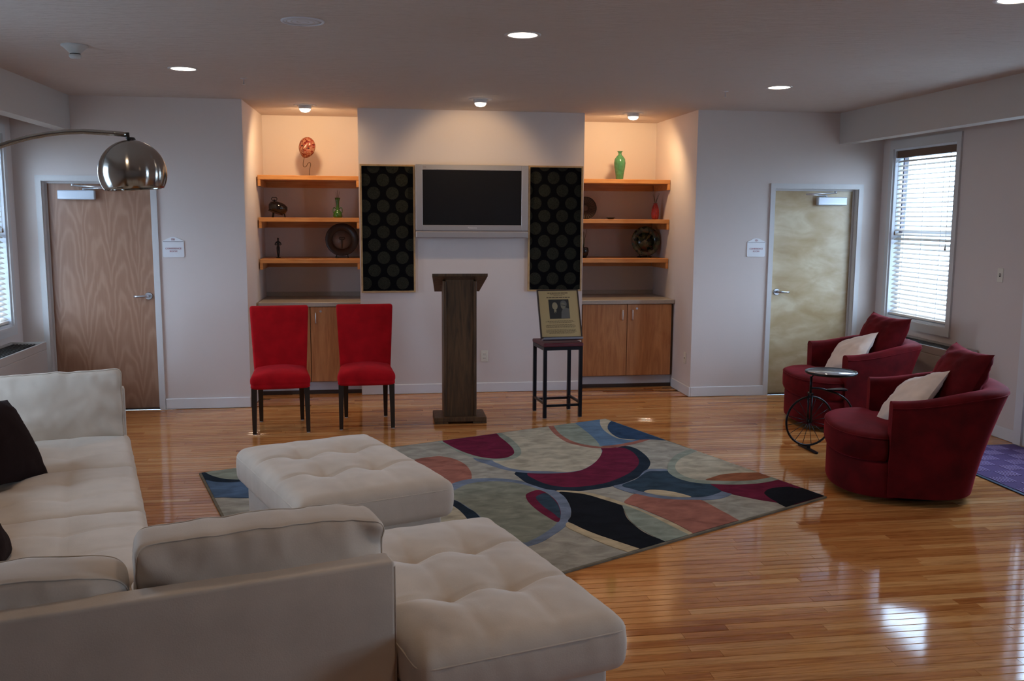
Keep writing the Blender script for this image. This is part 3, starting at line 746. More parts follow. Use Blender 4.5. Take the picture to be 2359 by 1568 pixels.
r = thing('tilted_pot', 'squat dark pot with twin curled horns tilted on small feet', 'pot', (-.915, DY, SHZ[1]))
b = MB().lathe([(0, -.062), (.05, -.058), (.085, -.035), (.096, 0), (.085, .032), (.05, .05), (.02, .055), (0, .055)], 24, cap=False).build('body', 'black_glaze', r); b.location = (0, 0, .098); b.rotation_euler = (0, .32, 0)
b = MB().lathe([(.04, -.055), (.075, -.052), (.07, -.03), (.04, -.04)], 20, cap=False).build('under_band', 'wire_brown', r); b.location = (-.012, 0, .092); b.rotation_euler = (0, .32, 0)
MB().tube([(-.035, 0, .135), (-.035, 0, .175)], .008, 10).build('neck', 'black_glaze', r)
for s in (-1, 1):
    MB().tube([(-.035+s*(.012+.018*math.cos(t)*(1-.03*i))-s*.0, 0, .182+.016*math.sin(t)) for i, t in enumerate(lin(-2.6, 2.6, 14))] if s > 0 else [(-.035-(.012+.018*math.cos(t)*(1-.03*i)), 0, .182+.016*math.sin(t)) for i, t in enumerate(lin(-2.6, 2.6, 14))], .0035, 8).build('horn', 'bronze_dark', r)
for x, y in ((-.055, -.03), (-.055, .03), (.065, 0)): MB().tube([(x, y, 0), (x*.8, y*.8, .065)], [.006, .009], 8).build('foot', 'bronze_dark', r)

def stems(r, n, z0, h, sp, mat='dry_stem', rad=.0022, seed=1):
    rr = random.Random(seed)
    for i in range(n):
        a = rr.uniform(0, 2*PI); q = sp*rr.uniform(.4, 1); hh = h*rr.uniform(.75, 1)
        MB().tube([(0, 0, z0), (.3*q*math.cos(a), .3*q*math.sin(a), z0+hh*.5), (q*math.cos(a), q*math.sin(a), z0+hh)], [rad, rad, rad*.5], 6).build('stem', mat, r)
r = thing('glass_vase', 'small green glass vase with two handles and dry stems', 'vase', (-.333, DY, SHZ[1]))
MB().lathe([(0, 0), (.042, .001), (.047, .012), (.044, .035), (.032, .062), (.018, .078), (.0155, .13), (.018, .165), (.027, .198), (.024, .198), (.013, .16), (.011, .09)], 24, cap=False).build('body', 'green_glass', r)
for s in (-1, 1): MB().tube(smooth_path([(s*.016, 0, .088), (s*.034, 0, .10), (s*.044, 0, .085), (s*.042, 0, .045)], 4), .0042, 8).build('handle', 'green_glass', r)
stems(r, 4, .10, .20, .025, seed=3)

r = thing('statuette', 'slim dark statuette with bent arms on a small base', 'statuette', (-.925, DY, SHZ[2]))
MB().lathe([(.026, 0), (.024, .006), (.010, .010), (.007, .022), (0, .022)], 18, cap=True).build('base', 'bronze_dark', r)
m = MB()
for s in (-1, 1): m.tube([(s*.004, 0, .018), (s*.008, 0, .06), (s*.008, 0, .10), (s*.005, 0, .118)], [.005, .0075, .009, .010], 10)
m.tube([(0, 0, .108), (0, 0, .122), (0, 0, .14), (0, 0, .162), (0, 0, .170), (0, 0, .178), (0, 0, .190), (0, 0, .199), (0, 0, .203)], [.011, .010, .013, .019, .009, .006, .010, .008, .002], 12)
for s in (-1, 1): m.tube([(s*.014, 0, .161), (s*.024, 0, .150), (s*.030, -.002, .135), (s*.020, -.010, .130), (s*.006, -.014, .134)], [.0055, .005, .0048, .004, .0035], 8)
m.build('figure', 'bronze_dark', r)

def easel(r, w, d):
    for s in (-1, 1): MB().tube([(s*w, d, 0), (s*w, -.03, 0.003), (s*w, -.045, .012), (s*w, -.03, .016)], .005, 8).tube([(s*w, d*.2, .004), (s*w*.6, d*.55, .11)], .005, 8).build('easel_leg', 'bronze_dark', r)
    MB().tube([(-w, d, .005), (w, d, .005)], .004, 8).build('easel_bar', 'bronze_dark', r)
def disc_plate(r, R_, rin, mats, z, tilt=.16):
    p = MB().lathe([(rin, .0), (rin*1.05, .012), (R_*.96, .022), (R_, .018), (R_*.97, .010), (rin, -.008)], 40, cap=False).mat(Matrix.Rotation(PI/2, 4, 'X')).build('rim', mats[0], r)
    q = MB().lathe([(0, .002), (rin*1.01, .002), (rin*1.01, -.006), (0, -.006)], 40, cap=False).mat(Matrix.Rotation(PI/2, 4, 'X')).build('well', mats[1], p)
    p.location = (0, 0, z); p.rotation_euler = (-tilt, 0, 0); return p
r = thing('display_plate', 'dark wide-rimmed round plate on a small easel', 'plate', (-.298, DY+.06, SHZ[2]))
p = disc_plate(r, .166, .094, ('plate_rim', 'plate_well'), .182); easel(r, .06, .10)
g = MB().tube([(0, -.012, -.09), (0, -.012, .0)], .004, 8)
for s in (-1, 1): g.tube([(s*(.015+.014*math.cos(t)), -.012, .012+.012*math.sin(t)) for t in lin(-2.4, 2.8, 12)], .0025, 6)
g.build('curl_ornament', 'bronze_dark', p)

r = thing('tall_vase', 'tall crackled green ceramic vase standing on the top shelf', 'vase', (2.572, DY, SHZ[0]))
MB().lathe([(0, 0), (.036, 0), (.038, .006), (.044, .06), (.056, .13), (.060, .175), (.054, .215), (.034, .243), (.018, .258), (.017, .276), (.022, .289), (.032, .296), (.028, .296), (.013, .276), (.013, .25)], 32, cap=False).build('body', 'jade_glaze', r)
r = thing('woven_basket', 'dark round woven tray with radiating ribs leaning upright', 'basket', (2.215, DY+.03, SHZ[1]))
p = MB().lathe([(0, .004), (.085, .010), (.112, .022), (.116, .018), (.088, 0), (0, -.004)], 36, cap=False).mat(Matrix.Rotation(PI/2, 4, 'X')).build('tray', 'basket_weave', r); p.location = (0, 0, .112); p.rotation_euler = (-.15, 0, 0)
for i in range(28):
    a = 2*PI*i/28; MB().tube([(.03*math.cos(a), -.010, .03*math.sin(a)), (.085*math.cos(a), -.014, .085*math.sin(a)), (.113*math.cos(a), -.026, .113*math.sin(a))], .0026, 5).build('rib', 'basket_rib', p)
MB().tube([(.115*math.cos(2*PI*i/36), -.022, .115*math.sin(2*PI*i/36)) for i in range(36)], .005, 6, closed=True).build('rim', 'basket_rib', p)
r = thing('small_dish', 'tiny dark oval dish lying on the middle shelf', 'dish', (2.485, DY, SHZ[1]))
o = MB().lathe([(0, 0), (.028, .001), (.046, .012), (.050, .018), (.046, .018), (.03, .008), (0, .006)], 24, cap=False).build('bowl', 'black_glaze', r); o.scale = (1, .65, 1)
r = thing('ribbed_vase', 'red ribbed glass vase with thin green stems', 'vase', (2.968, DY, SHZ[1])); R = []
prof = [(0, 0), (.028, .001), (.036, .02), (.040, .06), (.037, .10), (.028, .135), (.019, .158), (.020, .168), (.015, .168), (.013, .14)]
for rad, z in prof: R.append([(rad*(1+.09*math.cos(10*a))*math.cos(a), rad*(1+.09*math.cos(10*a))*math.sin(a), z) for a in [2*PI*i/60 for i in range(60)]])
MB().grid(R, True, wrap=True).build('body', 'ruby_glass', r); stems(r, 6, .12, .16, .05, seed=5)
r = thing('dark_vase', 'small black glossy vase with sprigs half hidden behind the panel', 'vase', (2.20, DY, SHZ[2]))
MB().lathe([(0, 0), (.03, .001), (.045, .03), (.054, .07), (.050, .098), (.042, .110), (.038, .110), (.044, .09), (.03, .05)], 28, cap=False).build('body', 'black_glaze', r); stems(r, 7, .08, .24, .06, seed=8)
r = thing('mosaic_plate', 'dark green mosaic plate on a low easel', 'plate', (2.885, DY+.06, SHZ[2]))
disc_plate(r, .158, .092, ('mosaic_glaze', 'mosaic_glaze'), .172); easel(r, .055, .10)

# motif outlines on the rug: colour, then x,y pairs in metres
RUG = [
 ('navy',[0.949,6.111,0.955,5.969,0.983,5.843,1.031,5.73,1.118,5.654,1.212,5.626,1.312,5.624,1.45,5.664,1.577,5.729,1.714,5.846,1.834,6.009,1.923,6.188,1.956,6.326,1.965,6.474,1.952,6.647,1.896,6.735,1.841,6.709,1.557,6.526,1.131,6.29]),
 ('wine',[1.023,6.063,1.037,5.959,1.09,5.829,1.157,5.749,1.251,5.713,1.355,5.723,1.476,5.767,1.598,5.861,1.722,5.998,1.815,6.146,1.868,6.28,1.891,6.408,1.895,6.56,1.863,6.674,1.805,6.698,1.701,6.727,1.469,6.477,1.112,6.183]),
 ('slate',[0.703,6.522,0.785,6.335,0.894,6.171,1.022,6.081,1.159,6.05,1.295,6.053,1.417,6.111,1.546,6.287,1.649,6.514,1.689,6.712,1.642,7.254,1.434,7.51,0.972,7.302,0.749,6.946]),
 ('cream',[0.832,6.471,0.872,6.324,0.916,6.23,0.986,6.164,1.072,6.121,1.183,6.099,1.299,6.068,1.418,6.117,1.548,6.293,1.649,6.514,1.69,6.712,1.709,7.172,1.568,7.736,1.303,7.769,1.006,7.563,0.875,6.93]),
 ('sage',[0.957,7.453,1.027,7.215,1.062,7.059,1.084,6.838,1.079,6.68,1.052,6.561,0.997,6.473,0.931,6.429,0.856,6.43,0.772,6.473,0.704,6.531,0.628,6.676,0.547,6.89,0.476,7.109,0.507,7.324,0.739,7.481]),
 ('wine',[0.961,7.285,0.983,7.139,1.013,6.946,1.028,6.781,1.023,6.656,1.002,6.582,0.95,6.508,0.893,6.483,0.834,6.491,0.765,6.538,0.699,6.621,0.628,6.753,0.559,6.938,0.52,7.104,0.573,7.315,0.823,7.47]),
 ('rose',[1.448,7.628,1.429,7.3,1.44,7.098,1.474,6.904,1.54,6.796,1.617,6.712,1.714,6.684,1.823,6.705,1.985,6.789,2.125,6.9,2.288,7.099,2.19,8.008,1.84,8.143,1.543,8.088]),
 ('sage',[1.5,7.621,1.475,7.294,1.484,7.111,1.517,6.95,1.572,6.832,1.66,6.758,1.724,6.757,1.874,7.151,1.962,7.858,1.82,8.054,1.636,8.077]),
 ('blue',[1.687,7.701,1.696,7.38,1.709,7.172,1.713,6.976,1.708,6.824,1.708,6.759,1.817,6.771,1.938,6.829,2.064,6.921,2.227,7.181,2.258,7.91,2.042,8.027,1.801,7.966]),
 ('cream',[1.975,7.813,1.891,7.532,1.86,7.302,1.867,7.123,1.887,7.007,1.928,6.942,2.02,6.913,2.164,7.115,2.188,7.659,2.075,7.932]),
 ('denim',[2.031,7.637,1.96,7.503,1.907,7.334,1.891,7.186,1.898,7.048,1.927,6.967,2.022,6.92,2.161,6.909,2.304,6.884,2.43,7.268,2.241,7.653,2.121,7.752]),
 ('rose',[0.426,6.596,0.485,6.589,0.568,6.505,0.627,6.355,0.646,6.19,0.643,6.061,0.623,5.963,0.546,5.876,0.441,5.819,0.312,5.883,0.219,6.041,0.192,6.249,0.274,6.514]),
 ('navy',[0.427,5.64,0.498,5.501,0.548,5.371,0.59,5.247,0.613,5.131,0.642,4.983,0.547,4.961,0.521,5.162,0.502,5.279,0.47,5.392,0.416,5.491]),
 ('cream',[0.416,5.491,0.47,5.392,0.502,5.279,0.523,5.152,0.547,4.961,0.375,4.966,0.277,5.251]),
 ('slate',[0.439,5.796,0.493,5.883,0.574,5.957,0.659,5.983,0.769,5.981,0.875,5.943,0.955,5.883,1.008,5.792,1.078,5.689,1.152,5.623,1.166,5.499,1.162,5.351,1.148,5.232,1.119,5.12,1.083,5.013,1.027,4.914,0.956,4.82,0.882,4.731,0.806,4.678,0.731,4.657,0.647,4.845,0.589,5.238,0.547,5.361,0.498,5.501,0.426,5.618]),
 ('moss',[0.438,5.616,0.523,5.773,0.599,5.864,0.684,5.901,0.787,5.905,0.884,5.868,0.973,5.785,1.036,5.683,1.074,5.599,1.096,5.444,1.09,5.28,1.067,5.146,1.028,5.039,0.973,4.938,0.903,4.844,0.839,4.77,0.776,4.73,0.702,4.838,0.614,5.14,0.59,5.247,0.549,5.375,0.499,5.506]),
 ('wine',[0.929,5.563,0.967,5.631,1.028,5.673,1.068,5.604,1.096,5.444,1.09,5.28,1.067,5.146,1.028,5.035,0.986,5.134,0.949,5.268,0.925,5.42]),
 ('teal',[0.983,5.501,1.016,5.569,1.064,5.596,1.086,5.488,1.091,5.32,1.067,5.146,1.049,5.106,1.031,5.208,0.999,5.332]),
 ('gold',[1.142,5.642,1.214,5.633,1.306,5.596,1.412,5.484,1.502,5.331,1.511,5.315,1.581,5.146,1.639,5.032,1.688,4.905,1.72,4.786,1.745,4.685,1.688,4.647,1.657,4.845,1.621,4.975,1.569,5.105,1.529,5.21,1.481,5.292,1.395,5.415,1.294,5.543,1.205,5.593,1.155,5.606]),
 ('black',[1.153,5.611,1.225,5.59,1.312,5.534,1.395,5.415,1.475,5.279,1.458,5.191,1.44,5.058,1.445,4.947,1.462,4.821,1.497,4.723,1.559,4.608,1.453,4.453,1.394,4.513,1.368,4.558,1.334,4.615,1.273,4.703,1.21,4.795,1.148,4.906,1.089,5.027,1.121,5.12,1.148,5.232,1.165,5.372,1.165,5.51]),
 ('sage',[1.481,5.292,1.538,5.2,1.598,5.048,1.643,4.904,1.676,4.802,1.703,4.66,1.563,4.559,1.54,4.636,1.501,4.733,1.464,4.866,1.447,5.002,1.457,5.141]),
 ('gold',[1.088,5.022,1.146,4.898,1.208,4.787,1.271,4.696,1.332,4.607,1.385,4.522,1.313,4.502,1.284,4.536,1.223,4.622,1.164,4.726,1.105,4.843,1.061,4.953]),
 ('rose',[1.62,5.506,1.556,5.433,1.502,5.337,1.555,5.258,1.607,5.136,1.657,5.017,1.697,4.897,1.725,4.782,1.74,4.67,1.881,4.698,2.059,4.836,2.056,4.999,2.032,5.12,2.008,5.245,1.98,5.337,1.892,5.368,1.779,5.399,1.701,5.444]),
 ('slate',[1.525,5.688,1.58,5.563,1.65,5.481,1.721,5.411,1.828,5.361,1.943,5.338,2.052,5.331,2.136,5.356,2.224,5.43,2.195,5.51,2.096,5.77,2.006,6.02,1.936,6.059,1.848,6.041,1.723,5.842,1.595,5.734]),
 ('teal',[1.586,5.702,1.631,5.609,1.685,5.535,1.762,5.462,1.845,5.411,1.936,5.387,2.024,5.391,2.098,5.422,2.187,5.498,2.177,5.581,2.165,5.67,2.096,5.77,2.038,5.871,1.997,5.992,1.931,6.001,1.841,5.993,1.72,5.831]),
 ('gold',[1.686,5.543,1.729,5.579,1.784,5.572,1.849,5.538,1.905,5.479,1.949,5.397,1.879,5.402,1.792,5.438,1.727,5.488]),
 ('wine',[2.17,5.665,2.249,5.648,2.373,5.632,2.512,5.648,2.687,5.739,2.922,5.662,2.838,5.244,2.491,5.172,2.434,5.224,2.355,5.284,2.29,5.352,2.226,5.426,2.187,5.49,2.176,5.577]),
 ('sage',[2.491,6.672,2.363,6.569,2.285,6.514,2.169,6.388,2.07,6.216,2.011,6.07,1.983,5.95,1.995,5.825,2.048,5.726,2.126,5.671,2.243,5.634,2.367,5.617,2.506,5.633,2.652,5.693,2.825,5.816,2.949,6.156,2.772,6.606]),
 ('cream',[2.439,6.53,2.296,6.419,2.208,6.333,2.125,6.209,2.069,6.075,2.05,5.948,2.067,5.839,2.109,5.768,2.177,5.737,2.274,5.715,2.401,5.698,2.506,5.712,2.624,5.766,2.77,5.921,2.834,6.225,2.665,6.53]),
 ('rust',[2.17,5.747,2.244,5.809,2.332,5.864,2.443,5.885,2.544,5.882,2.634,5.865,2.667,5.784,2.513,5.711,2.4,5.696,2.274,5.713]),
 ('black',[2.442,5.429,2.496,5.492,2.576,5.524,2.656,5.527,2.716,5.488,2.922,5.662,2.898,5.236,2.451,5.009,2.452,5.101,2.434,5.224,2.425,5.314,2.429,5.389]),
 ('sage',[-1.173,6.431,-1.142,6.371,-1.085,6.286,-1.016,6.213,-0.954,6.173,-0.84,6.147,-0.768,6.159,-0.707,6.393,-0.91,6.595]),
 ('navy',[-1.209,6.424,-1.142,6.373,-1.085,6.286,-1.016,6.213,-0.954,6.173,-0.837,6.147,-0.769,6.17,-0.82,6.124,-0.874,6.108,-0.929,6.096,-0.986,6.107,-1.046,6.136,-1.112,6.16,-1.175,6.233]),
 ('denim_light',[-1.12,6.161,-1.046,6.132,-0.986,6.104,-0.928,6.094,-0.874,6.106,-0.82,6.124,-0.741,6.177,-0.596,5.853,-0.667,5.753,-0.751,5.739,-0.853,5.753,-0.922,5.771,-0.994,5.776,-1.048,5.818]),
 ('black',[-0.856,5.249,-0.835,5.273,-0.771,5.34,-0.697,5.399,-0.614,5.492,-0.496,5.311,-0.524,5.084,-0.813,5.152]),
]

# ================================================================== RUG AND MAT
def catmull(P, n=5):
    out = []; N_ = len(P)
    for i in range(N_):
        p0, p1, p2, p3 = (Vector(P[(i+k_) % N_]) for k_ in (-1, 0, 1, 2))
        for k_ in range(n):
            t = k_/n; q = .5*((2*p1)+(p2-p0)*t+(2*p0-5*p1+4*p2-p3)*t*t+(3*p1-p0-3*p2+p3)*t**3); out.append((q.x, q.y))
    return out
def clip(P, Q):                                         # polygon P clipped to the convex quad Q
    cx, cy = sum(q[0] for q in Q)/4, sum(q[1] for q in Q)/4
    for i in range(len(Q)):
        (ax, ay), (bx, by) = Q[i], Q[(i+1) % len(Q)]
        sd = lambda x, y: (bx-ax)*(y-ay)-(by-ay)*(x-ax)
        s0 = 1 if sd(cx, cy) > 0 else -1; out = []
        for j in range(len(P)):
            p, q = P[j-1], P[j]; a, b = s0*sd(*p), s0*sd(*q)
            if (a >= 0) != (b >= 0): t = a/(a-b); out.append((p[0]+(q[0]-p[0])*t, p[1]+(q[1]-p[1])*t))
            if b >= 0: out.append(q)
        P = out
        if not P: break
    return P
rc = (sum(q[0] for q in RUGQ)/4, sum(q[1] for q in RUGQ)/4)
rug = thing('area_rug', 'area rug with overlapping coloured ovals under the ottoman', 'rug', (rc[0], rc[1], 0))
def loc2(P): return [(x-rc[0], y-rc[1]) for x, y in P]
def inset(Q, d):
    out = []
    for i in range(4):
        p, q, s = Vector(Q[i]), Vector(Q[i-1]), Vector(Q[(i+1) % 4]); a = (q-p).normalized(); b = (s-p).normalized()
        k_ = p+(a+b)*d/abs(a.x*b.y-a.y*b.x); out.append((k_.x, k_.y))
    return out
Q0 = loc2(RUGQ); Q1 = inset(Q0, .014)
def ccw(P): return P if sum(P[i-1][0]*P[i][1]-P[i][0]*P[i-1][1] for i in range(len(P))) > 0 else P[::-1]
MB().prism(ccw(Q0), .001, .0105).build('binding', 'rug_binding', rug)
MB().prism(ccw(Q1), .010, .0120).build('pile_ground', 'rug_sand', rug)
for i, (c, w) in enumerate(RUG):
    P = loc2([(w[j], w[j+1]) for j in range(0, len(w), 2)])
    P = clip(catmull(P, 5), Q1)
    if len(P) < 3: continue
    MB().prism(ccw(P), .0105, .0121+.00012*i).build('pile_motif', 'rug_'+c, rug)
mt = thing('door_mat', 'purple ribbed entrance mat with dark blue edge behind the armchair', 'door mat', (4.50, 5.52, 0))
MB().cbox(-.43, .43, -.91, .91, .001, .007, .002).build('edge', 'mat_edge', mt)
MB().box(-.405, .405, -.885, .885, .005, .0095).build('pad', 'mat_purple', mt)
m = MB(); B = .135
for i in range(6):
    for j in range(13):
        if (i+j) % 2: continue
        x0, y0 = -.405+i*B, -.885+j*B
        for q in range(6): m.box(x0+.006+q*.0225, x0+.018+q*.0225, y0+.008, y0+B-.008, .009, .0125)
m.build('ribs', 'mat_rib', mt, kind='stuff')

# ================================================================== CREAM SECTIONAL
def tufted(w, d, h, r, tx, ty, n=(24, 34, 3), crown=.032, tdep=.040, groove=.017, gx=True, seed=0):
    def fn(x, y, z):
        if z > 0:
            k_ = z/(h/2)
            ex = max(0, 1-abs(2*x/w)**5); ey = max(0, 1-abs(2*y/d)**5)
            q = crown*ex*ey
            for a in tx:
                for b in ty: q -= tdep*math.exp(-((x-a)**2+(y-b)**2)/.0075)
            for b in ty: q -= groove*math.exp(-((y-b)/.013)**2)*(.35+.65*min(1, ex*1.2))
            for a in tx: q -= .006*math.exp(-((x-a)/.02)**2)*min(1, ey)
            q += .004*nz(x+seed, y, 0, 6)+.0025*nz(x+seed, y, 0, 15)
            z += q*k_
        bul = .010*(1-(2*z/h)**2) if abs(z) < h/2 else 0
        x += math.copysign(bul, x) if abs(x) > w/2-r else 0
        y += math.copysign(bul, y) if abs(y) > d/2-r else 0
        x += .003*nz(x*1.5+seed, y*1.5, z, 12); y += .003*nz(x*1.5, y*1.5+seed, z+5, 12)
        return (x, y, z)
    return rbox(w, d, h, r, n, fn)
def rrect(w, d, r, z, n=5, axis='z'):
    P = []
    for cx, cy, a0 in ((w/2-r, d/2-r, 0), (-w/2+r, d/2-r, PI/2), (-w/2+r, -d/2+r, PI), (w/2-r, -d/2+r, 1.5*PI)):
        for i in range(n): a = a0+PI/2*i/(n-1); P.append((cx+r*math.cos(a), cy+r*math.sin(a)))
    return [(x, y, z) for x, y in P] if axis == 'z' else [(x, z, y) for x, y in P]
def ottoman(label, x, y, rz, w, d, z=0):
    r = thing('tufted_ottoman', label, 'ottoman', (x, y, z), rz, 'cream tufted ottomans')
    rbox(w-.09, d-.09, .245, .02, (4, 4, 3)).build('base', 'cream_suede', r).location = (0, 0, .1425)
    c = tufted(w, d, .19, .045, (-w/6, w/6), (-d/6, d/6), n=(48, 72, 4), seed=x*7).build('seat_cushion', 'cream_suede', r); c.location = (0, 0, .352)
    MB().tube(rrect(w+.012, d+.012, .05, .052), .0032, 6, closed=True).build('piping', 'cream_suede', c)
    for sx_ in (-1, 1):
        for sy_ in (-1, 1): MB().lathe([(.02, 0), (.024, .022)], 10, (sx_*(w/2-.11), sy_*(d/2-.11))).build('foot', 'leg_espresso', r)
    return r
ottoman('cream tufted ottoman standing free on the patterned rug', -.187, 4.80, math.radians(21.5), .775, 1.14, .0168)
SO = (.06, 2.776, 0); SR = math.radians(16.0)
def sofa_pt(u, v, z=0):
    return (SO[0]+u*math.cos(SR)-v*math.sin(SR), SO[1]+u*math.sin(SR)+v*math.cos(SR), z)
ottoman('cream tufted ottoman pushed against the end of the near sofa back', *sofa_pt(.372, .395)[:2], SR, .715, 1.15)
s = thing('sofa_section', 'cream sofa section seen from behind with a low straight back', 'sofa', SO, SR)
rbox(1.66, .092, .62, .012, (10, 2, 6)).build('backrest', 'cream_suede', s).location = (-.832, .046, .375)
MB().tube([(-1.66, .004, .667), (-.002, .004, .667), (-.002, .004, .09)], .003, 6).build('piping', 'cream_suede', s)
rbox(1.62, .80, .20, .015, (8, 5, 3)).build('base', 'cream_suede', s).location = (-.815, .50, .155)
tufted(.715, .79, .175, .04, (-.12, .12), (-.13, .13), n=(18, 18, 3)).build('seat_cushion', 'cream_suede', s).location = (-.372, .495, .343)
tufted(.88, .79, .175, .04, (-.15, .15), (-.13, .13), n=(18, 18, 3), seed=4).build('seat_cushion', 'cream_suede', s).location = (-1.18, .495, .343)
for u in (-1.58, -.06):
    for v in (.06, .84): MB().lathe([(.02, 0), (.024, .06)], 10, (u, v)).build('foot', 'leg_espresso', s)
s2 = thing('sofa_section', 'long cream sofa section with tufted seats running toward the doors', 'sofa', SO, SR)
rbox(.95, 2.42, .20, .015, (5, 10, 3)).build('base', 'cream_suede', s2).location = (-1.125, 2.13, .155)
for i, v in enumerate((1.318, 2.125, 2.93)):
    c = tufted(.955, .80, .185, .04, (-.16, .16), (-.14, .14), n=(48, 44, 4), seed=i*3+1, tdep=.018, groove=.007, crown=.016).build('seat_cushion', 'cream_suede', s2); c.location = (-1.118, v, .342)
rbox(.95, .092, .62, .012, (8, 2, 6)).build('end_backrest', 'cream_suede', s2).location = (-1.12, 3.50, .375)
rbox(.09, 2.50, .62, .012, (2, 10, 6)).build('side_backrest', 'cream_suede', s2).location = (-1.645, 2.30, .375)
for u in (-1.58, -.70):
    for v in (1.0, 3.45): MB().lathe([(.02, 0), (.024, .06)], 10, (u, v)).build('foot', 'leg_espresso', s2)
def back_cushion(label, u, v, z, w, h, d, lean, seed, droop=0, turn=0, flop=0):
    r = thing('back_cushion', label, 'cushion', sofa_pt(u, v, z), SR+turn, 'cream back cushions'); r.rotation_euler[0] = lean
    def fn(x, y, zz):
        e = max(0, 1-abs(2*x/w)**3)*max(0, 1-abs(2*zz/h)**3)
        if abs(y) > d*.25: y += math.copysign(.035*e, y)
        y += .007*nz(x*1.2+seed, zz*1.5, y*.5, 6)+.003*nz(x*3+seed, zz*3, y, 8)
        y += .010*nz(x*2+seed, zz*.3, 3, 9)*math.exp(-((h/2-zz)/.07)**2)*(1 if y > 0 else -1)
        fold = math.exp(-((abs(x)-w/2)/.10)**2)
        y += .014*fold*math.sin(zz*40+seed+x*25)
        if zz > 0: zz += .009*(1-abs(2*x/w)**2)*zz/(h/2)+.006*nz(x+seed, 0, 0, 13)
        if droop: zz -= droop*max(0, (x/(w/2)))**4*(zz+h/2)/h
        if flop: y -= flop*max(0, x/(w/2))**2*max(0, -zz/(h/2)+.2); zz -= flop*.3*max(0, x/(w/2))**2
        x += .006*nz(x, zz*2+seed, y, 9)
        return (x, y, zz)
    rbox(w, d, h, .032, (48, 4, 26), fn).build('cover', 'cream_suede', r)
    for sy in (-1, 1):
        P = [fn(x, y, z_) for x, y, z_ in rrect(w-.008, h-.008, .034, sy*(d/2-.012), 9, 'y')]
        # densify the long runs so the seam follows the soft shape
        D_ = []
        base_ = rrect(w-.008, h-.008, .034, sy*(d/2-.012), 9, 'y')
        for i in range(len(base_)):
            a, b = Vector(base_[i-1]), Vector(base_[i]); n_ = max(1, int((b-a).length/.03))
            for q in range(n_): D_.append(fn(*(a+(b-a)*(q+1)/n_)))
        MB().tube(D_, .0022, 6, closed=True).build('piping', 'cream_suede', r)
    return r
back_cushion('cream back cushion at the ottoman end of the near sofa back', -.372, .195, .612, .735, .385, .17, .05, 1.3, droop=.02)
back_cushion('creased cream back cushion at the lower edge, slumping on the near sofa', -1.13, .20, .568, .75, .355, .19, .04, 5.7, droop=.03, flop=.05)
back_cushion('cream back cushion standing at the far end of the long sofa', -1.035, 3.34, .610, .745, .405, .16, -.14, 9.1, droop=-.015)
back_cushion('cream back cushion along the long sofa behind the farther brown pillow', -1.485, 2.62, .615, .80, .385, .15, -.10, 12.4, turn=PI/2)
back_cushion('cream back cushion along the long sofa behind the nearer brown pillow', -1.485, 1.78, .615, .80, .385, .15, -.10, 15.2, turn=PI/2)
def free_pillow(label, loc, basis, w, h, t, mat, seed, group=None, wr=.012, pinch=.08, cat='pillow', name='throw_pillow'):
    o = pillow(w, h, t, seed, wr=wr, pinch=pinch).build(name, mat); tag(o, label, cat, group)
    o.matrix_world = Matrix.Translation(Vector(loc)) @ basis; return o
def basis(nrm, up):                                     # y axis = normal (thickness), z = up
    y = Vector(nrm).normalized(); z = (Vector(up)-Vector(up).dot(y)*y).normalized(); x = y.cross(z)
    return Matrix(((x.x, y.x, z.x, 0), (x.y, y.y, z.y, 0), (x.z, y.z, z.z, 0), (0, 0, 0, 1)))
def sdir(u, v, z): return (u*math.cos(SR)-v*math.sin(SR), u*math.sin(SR)+v*math.cos(SR), z)
free_pillow('dark brown velvet pillow leaning on the long sofa below the lamp', sofa_pt(-1.25, 2.44, .635), basis(sdir(.80, -.30, .52), sdir(-.35, .42, .9)), .49, .49, .17, 'brown_velvet', 2, 'dark brown pillows')
free_pillow('dark brown velvet pillow peeking in at the picture edge beside the near sofa', sofa_pt(-1.27, 1.20, .60), basis(sdir(.80, .1, .58), sdir(-.5, .2, .9)), .42, .42, .15, 'brown_velvet', 6, 'dark brown pillows')

